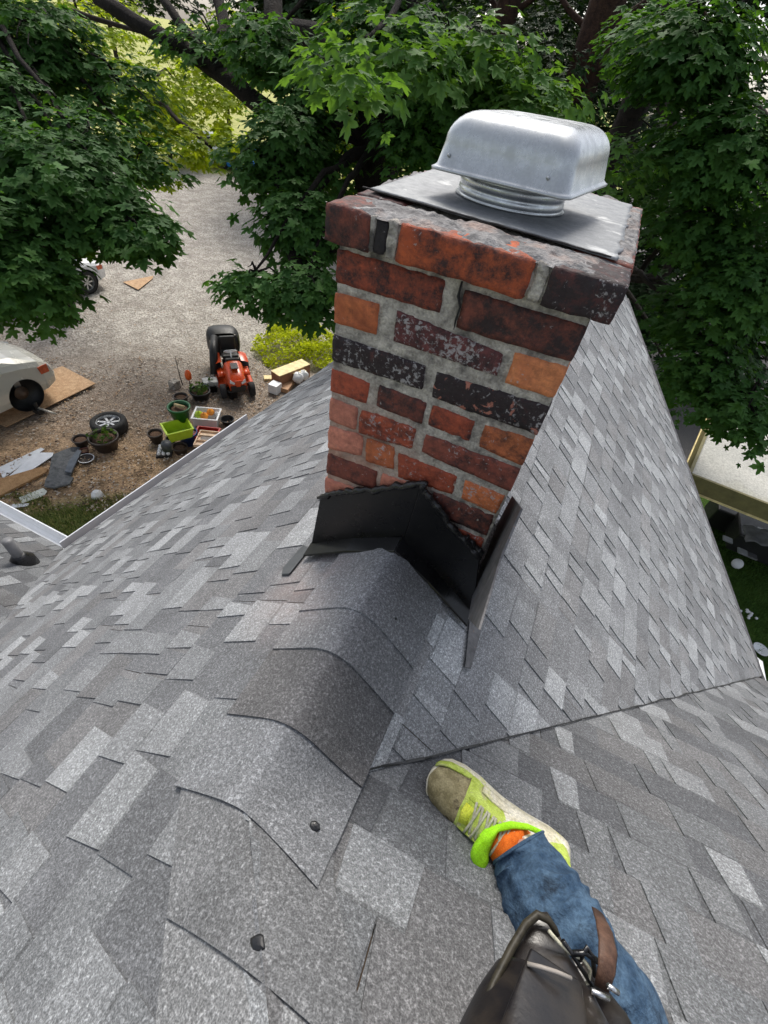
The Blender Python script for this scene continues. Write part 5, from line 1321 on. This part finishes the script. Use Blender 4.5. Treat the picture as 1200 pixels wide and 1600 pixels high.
F = [(i * K + k, i * K + (k + 1) % K, (i + 1) * K + (k + 1) % K, (i + 1) * K + k) for i in range(NX) for k in range(K)] + [tuple(range(K)), tuple(range(len(V) - 1, len(V) - K - 1, -1))]
m = MB(); m.add(V, F); shoe_o = m.build('shoe', M_MID, person, True)
shoe_o['label'] = 'dirty yellow green running shoe with untied neon tongue'
def upper(x0, x1, name, mat, infl=0, n=26, zlift=.0):
    m = MB()
    def fn(a, b):
        x = x0 + (x1 - x0) * a; hw = interp(x, *HWX) + infl; h = interp(x, *TOPX) + infl; th = math.pi * b; c_ = math.cos(th); s_ = math.sin(th)
        y = hw * math.copysign(abs(c_) ** .75, c_) * (1 - .22 * s_); z = h * s_ ** .75
        p = SP(x, y, z + zlift + .002); q_ = np.array([nz(p, 45), nz(p, 45, 3), nz(p, 45, 5)]) * .0018; return p + q_
    m.grid(fn, n, 22); return m.build(name, mat, shoe_o, True)
upper(0.0, .36, 'toe_box', M_TOE, 0)
upper(.27, .985, 'upper', M_UP, .0015)
# rubber toe guard, side overlays and swooping stripe
for (x0, x1, ya, yb, za, zb_, mt, nm_) in ((.02, .30, .92, .80, .010, .028, M_UP, 'toe_guard'), (.36, .66, .96, .80, .018, .045, M_MID, 'side_stripe'), (.52, .985, 1.04, .55, .006, .082, M_MID, 'heel_panel')):
    m = MB()
    def fn(a, b):
        x = x0 + (x1 - x0) * a; hw = interp(x, *HWX) + .004; yy_ = ya + (yb - ya) * b; zz_ = za + (zb_ - za) * b * (.35 + .65 * math.sin(math.pi * min(1, a + .12)) ** .5); return SP(x, hw * yy_, zz_)
    m.grid(fn, 16, 4); o = m.build(nm_, mt, shoe_o, True); s_ = o.modifiers.new('s', 'SOLIDIFY'); s_.thickness = .003
# eyestays, laces
m = MB()
for s_ in (-1, 1):
    for row in range(2): pass
    pts_ = [SP(x, s_ * (.026 - .004 * (x - .3)), interp(x, *TOPX) * .90 + .002) for x in np.linspace(.30, .60, 9)]; m.tube(pts_, .0045, 8, flat=.5)
m.build('eyestay', M_UP, shoe_o, True)
m = MB(); pts_ = [SP(.325, -.016, interp(.325, *TOPX) + .004), SP(.315, 0, interp(.32, *TOPX) + .006), SP(.325, .016, interp(.33, *TOPX) + .004)]; m.tube(pts_, .010, 8, flat=.35); m.build('lace_loop', clothmat('yellow_tab', (.65, .70, .05), (.8, .85, .1)), shoe_o, True)
for k in range(6):
    xa = .35 + k * .045; xb = xa + .035
    for s_ in (-1, 1):
        m = MB(); pts_ = [SP(xa + (xb - xa) * t_, s_ * (-.028 + .056 * t_), interp(xa, *TOPX) * (.93 + .10 * math.sin(math.pi * t_)) + .005 + .001 * s_) for t_ in np.linspace(0, 1, 8)]
        m.tube(pts_, .0024, 6, flat=.6); m.build('lace', M_LACE, shoe_o, True)
m = MB(); m.tube([SP(.50, -.03, .085), SP(.46, -.045, .07), SP(.44, -.052, .05), SP(.50, -.056, .045)], .0022, 6); m.build('lace', M_LACE, shoe_o, True)
# sock, tongue and padded collar
DA = .775
sock = MB(); sock.tube([at(786, 1318, DA + .07), at(786, 1316, DA + .04), at(794, 1322, DA + .01), at(815, 1335, DA - .01)], [.032, .036, .038, .038], 20); sock.build('sock', M_SOCK, person, True)
m = MB(); cp = [(846, 1301), (825, 1292), (800, 1289), (778, 1294), (762, 1303), (752, 1312)]
rr_ = [.004, .005, .0055, .006, .008, .007]; cps = [at(u, v, DA - .001 * i) for i, (u, v) in enumerate(cp)]
P_ = []; R_2 = []
for i in range(len(cps) - 1):
    for j in range(5): P_.append(cps[i] + (cps[i + 1] - cps[i]) * j / 5); R_2.append((rr_[i] + (rr_[i + 1] - rr_[i]) * j / 5) * (1 + .15 * nz(P_[-1], 60)))
P_.append(cps[-1]); R_2.append(.006); m.tube(P_, R_2, 14, flat=.55); m.build('collar', M_NEON, shoe_o, True)
m = MB(); fl = [(780, 1293), (757, 1300), (741, 1318), (735, 1337), (738, 1356), (747, 1370), (757, 1366), (763, 1350), (764, 1334), (770, 1318)]
fc = at(753, 1333, DA - .022); V = []; F = []; K = len(fl) * 3; ringp = []
for i in range(len(fl)):
    a_, b_, c_, d_ = fl[i - 1], fl[i], fl[(i + 1) % len(fl)], fl[(i + 2) % len(fl)]
    for t_ in (0, 1 / 3, 2 / 3): ringp.append(tuple(.5 * ((2 * b_[q]) + (-a_[q] + c_[q]) * t_ + (2 * a_[q] - 5 * b_[q] + 4 * c_[q] - d_[q]) * t_ ** 2 + (-a_[q] + 3 * b_[q] - 3 * c_[q] + d_[q]) * t_ ** 3) for q in (0, 1)))
for rr2, dz2 in ((1.0, .012), (1.03, .004), (.97, -.006), (.8, -.015), (.5, -.018)):
    for u, v in ringp: uu = 753 + (u - 753) * rr2; vv = 1333 + (v - 1333) * rr2; p = at(uu, vv, DA + dz2); V.append(p + np.array([0, 0, .002 * nz(p, 70)]))
for i in range(4):
    for k in range(K): F.append((i * K + k, i * K + (k + 1) % K, (i + 1) * K + (k + 1) % K, (i + 1) * K + k))
V.append(at(753, 1333, DA - .017)); F += [(4 * K + k, 4 * K + (k + 1) % K, 5 * K) for k in range(K)]; F.append(tuple(range(K)))
m.add(V, F); m.build('tongue', M_NEON, shoe_o, True)
m = MB(); m.tube([at(765, 1345, DA + .01), at(768, 1362, DA + .01), at(772, 1378, DA + .015)], [.008, .008, .004], 10); m.build('pull_tab', M_NEON, shoe_o, True)
# jeans leg, a cloth tube with folds, thigh carried on to the hip behind the camera
ctr = [(808, 1322, DA, 44), (824, 1352, DA - .02, 53), (842, 1390, DA - .05, 62), (862, 1432, DA - .085, 69), (890, 1478, DA - .12, 72), (922, 1530, DA - .15, 70), (950, 1588, DA - .175, 70), (975, 1660, DA - .20, 76)]
C3_ = [at(u, v, d) for u, v, d, r in ctr]; RR_ = [r * d / FPX for u, v, d, r in ctr]
hip = np.array([.52, -1.45, .40]); C3_ += [C3_[-1] * .5 + hip * .5 + np.array([0, 0, .03]), hip]; RR_ += [.095, .12]
cs_ = []; rs_ = []
for i in range(len(C3_) - 1):
    for j in range(12):
        t_ = j / 12; p0_, p1_, p2_, p3_ = C3_[max(i - 1, 0)], C3_[i], C3_[i + 1], C3_[min(i + 2, len(C3_) - 1)]
        cs_.append(.5 * ((2 * p1_) + (-p0_ + p2_) * t_ + (2 * p0_ - 5 * p1_ + 4 * p2_ - p3_) * t_ ** 2 + (-p0_ + 3 * p1_ - 3 * p2_ + p3_) * t_ ** 3)); rs_.append(RR_[i] + (RR_[i + 1] - RR_[i]) * t_)
m = MB(); n = 40; up = None; V = []; F = []
for i, p in enumerate(cs_):
    t_ = V3(cs_[min(i + 1, len(cs_) - 1)] - cs_[max(i - 1, 0)]).normalized()
    if up is None: up = Vector((0, 0, 1))
    a = t_.cross(up).normalized(); b = a.cross(t_).normalized(); up = b
    for k in range(n):
        th = 2 * math.pi * k / n; fold = 1 + .075 * (1 - abs(math.sin(i * .21 + 2.6 * math.sin(th + i * .09) + 1.3 * math.sin(th * 2 + 1)))) ** 2 * (1.2 - .8 * math.cos(th + 2)) + .09 * noise.noise(Vector((math.cos(th) * 1.2, math.sin(th) * 1.2, i * .16))) + .03 * noise.noise(Vector((math.cos(th) * 3, math.sin(th) * 3, i * .4)))
        V.append(V3(p) + (a * math.cos(th) + b * math.sin(th)) * rs_[i] * fold)
F = [(i * n + k, i * n + (k + 1) % n, (i + 1) * n + (k + 1) % n, (i + 1) * n + k) for i in range(len(cs_) - 1) for k in range(n)] + [tuple((len(cs_) - 1) * n + k for k in range(n))]
m.add(V, F); jo = m.build('jeans_leg', M_JEAN, person, True); s_ = jo.modifiers.new('s', 'SOLIDIFY'); s_.thickness = .003; jo.modifiers.new('ss', 'SUBSURF').render_levels = 1
m = MB(); P_ = [V3(p) for p in V[2 * n:3 * n]]; P_.append(P_[0]); m.tube(P_, .0022, 6, False); m.build('cuff_hem', M_JEAN, jo, True)
# outer seam
m = MB(); m.tube([V[i * n + 30] for i in range(2, 84)], .0018, 6); m.build('seam', clothmat('seam_denim', (.05, .09, .15), (.09, .15, .24)), jo, True)
# the leg itself, one continuous limb from toes to hip
m = MB(); limb_c = [SP(.12, 0, .02), SP(.4, 0, .03), SP(.62, 0, .035), SP(.72, 0, .05)] + [c for c in cs_[8::6]]
m.tube(limb_c, [.020, .024, .026, .024] + [max(.026, r * .62) for r in rs_[8::6]], 18); m.build('leg', plain('skin', (.45, .27, .2), .6), person, True)

# leather tool pouch
s = NT('worn_black_leather'); p = s.pos(); a = s.noise(p, 22, 5, .6); b = s.noise(p, 240, 3, .6); e_ = s.noise(p, 9, 3)
s.set(s.mix(s.ramp(a, [(.4, 0), (.7, 1)]), (.008, .007, .008), (.028, .022, .017)), s.ramp(e_, [(.3, .25), (.7, .42)]), 0, .5); s.bump(s.math('ADD', a, s.math('MULTIPLY', b, .4)), .16, .003); M_LEA = s.m
M_LEB = rough_mat('brown_leather', (.05, .025, .018), (.13, .07, .045), None, 40, 120, .4, .55, .003)
pc = at(860, 1560, .47); tp = empty('tool_pouch', pc, 'black leather tool pouch hanging over the jeans leg at the bottom edge', 'tool pouch')
def patch(c4, bulge, nu=20, nv=20, k=0, wr=.004):
    c4 = [at(*q_) for q_ in c4]; nn_ = unit(CAM - sum(c4) / 4)
    def fn(a, b):
        p = c4[0] * (1 - a) * (1 - b) + c4[1] * a * (1 - b) + c4[2] * a * b + c4[3] * (1 - a) * b
        e = (math.sin(math.pi * min(max(a, 0), 1)) ** .6) * (.35 + .65 * b); return p + nn_ * (bulge * e + wr * nz(p, 16, k))
    m = MB(); m.grid(fn, nu, nv); return m
def spatch(name, mat, c4, bulge, th, parent, k=0, wr=.004):
    o = patch(c4, bulge, k=k, wr=wr).build(name, mat, parent, True); s_ = o.modifiers.new('s', 'SOLIDIFY'); s_.thickness = th; s_.offset = -1
    b_ = o.modifiers.new('b', 'BEVEL'); b_.width = min(.012, th * .34); b_.segments = 3; b_.limit_method = 'ANGLE'; return o
def loft(name, mat, st, flat, parent, k=0):
    """a sagging rounded leather bag"""
    m = MB(); n = 36; V = []; F = []; P_ = [at(u, v, d) for u, v, d, r in st]; RR = [r * d / FPX for u, v, d, r in st]
    cs = []; rs = []
    for i in range(len(P_) - 1):
        for j in range(8):
            t_ = j / 8; t2 = t_; cs.append(P_[i] * (1 - t2) + P_[i + 1] * t2); rs.append(RR[i] * (1 - t2) + RR[i + 1] * t2)
    cs.append(P_[-1]); rs.append(RR[-1])
    side = V3(ROT[:, 0]); 
    for i, p in enumerate(cs):
        t_ = V3(cs[min(i + 1, len(cs) - 1)] - cs[max(i - 1, 0)]).normalized(); a = (side - t_ * side.dot(t_)).normalized(); b = t_.cross(a).normalized()
        for q_ in range(n):
            th = 2 * math.pi * q_ / n; w_ = 1 + .05 * noise.noise(Vector((math.cos(th) * 1.5, math.sin(th) * 1.5 + k, i * .12))); 
            V.append(V3(p) + (a * math.copysign(abs(math.cos(th)) ** .8, math.cos(th)) + b * math.copysign(abs(math.sin(th)) ** .8, math.sin(th)) * flat) * rs[i] * w_)
    F = [(i * n + q_, i * n + (q_ + 1) % n, (i + 1) * n + (q_ + 1) % n, (i + 1) * n + q_) for i in range(len(cs) - 1) for q_ in range(n)] + [tuple(range(n)), tuple((len(cs) - 1) * n + q_ for q_ in range(n))]
    m.add(V, F); return m.build(name, mat, parent, True)
loft('pouch_body', M_LEA, [(840, 1427, .575, 5), (843, 1433, .572, 16), (846, 1450, .565, 26), (846, 1485, .55, 44), (848, 1530, .53, 70), (850, 1600, .49, 106), (856, 1740, .42, 170)], .5, tp, 1)
loft('pouch_body', M_LEA, [(896, 1495, .575, 5), (902, 1510, .57, 18), (918, 1550, .55, 30), (938, 1600, .52, 48), (960, 1740, .45, 80)], .5, tp, 4)
m = MB(); m.tube([at(u, v, d) for u, v, d in ((742, 1602, .475), (772, 1535, .505), (800, 1480, .535), (822, 1444, .552), (840, 1429, .556), (858, 1438, .553), (872, 1462, .547))], [.004, .0045, .005, .005, .005, .0045, .003], 10); m.build('pouch_rim', rough_mat('olive_worn_leather', (.014, .012, .008), (.05, .042, .027), None, 30, 120, .3, .5, .002), tp, True)
pk = spatch('pocket', M_LEA, [(826, 1488, .510), (900, 1541, .500), (915, 1640, .445), (775, 1640, .430)], .008, .010, tp, 5, .0015)
m = MB(); m.tube([at(u, v, d) for u, v, d in ((824, 1506, .488), (845, 1511, .484), (870, 1519, .480), (893, 1529, .478))], .0022, 8); m.build('pocket_edge', plain('pale_leather_edge', (.30, .27, .24), .6), pk, True)
m = MB(); st_ = [(934, 1424, .60), (944, 1448, .57), (950, 1480, .54), (948, 1515, .525), (940, 1545, .52)]
m.tube([at(*q_) for q_ in st_], [.009, .0115, .012, .011, .009], 10, flat=.22); m.build('strap', M_LEB, tp, True)

for pts_, r_ in (([(924, 1548, .50), (951, 1560, .50)], .0032), ([(950, 1540, .50), (966, 1551, .50)], .003)):
    m = MB(); m.tube([at(*q_) for q_ in pts_], r_, 8); m.build('buckle', plain('steel_buckle', (.75, .75, .74), .2, 1.0, .05), tp, True)
for i, (pts_, r_) in enumerate((([(858, 1455, .535), (875, 1475, .535), (892, 1490, .535), (912, 1500, .535), (922, 1515, .535), (920, 1535, .535), (908, 1540, .535)], .0022), ([(905, 1500, .535), (918, 1480, .535), (926, 1495, .535), (930, 1525, .535)], .003), ([(880, 1470, .535), (900, 1500, .535), (925, 1540, .535)], .0028), ([(893, 1490, .535), (915, 1488, .535), (938, 1505, .535)], .0035))):
    m = MB(); m.tube([at(*q_) for q_ in pts_], r_, 8); m.build('lacing', [M_LACE, M_TAR, M_TAR, M_TAR][i], tp, True)
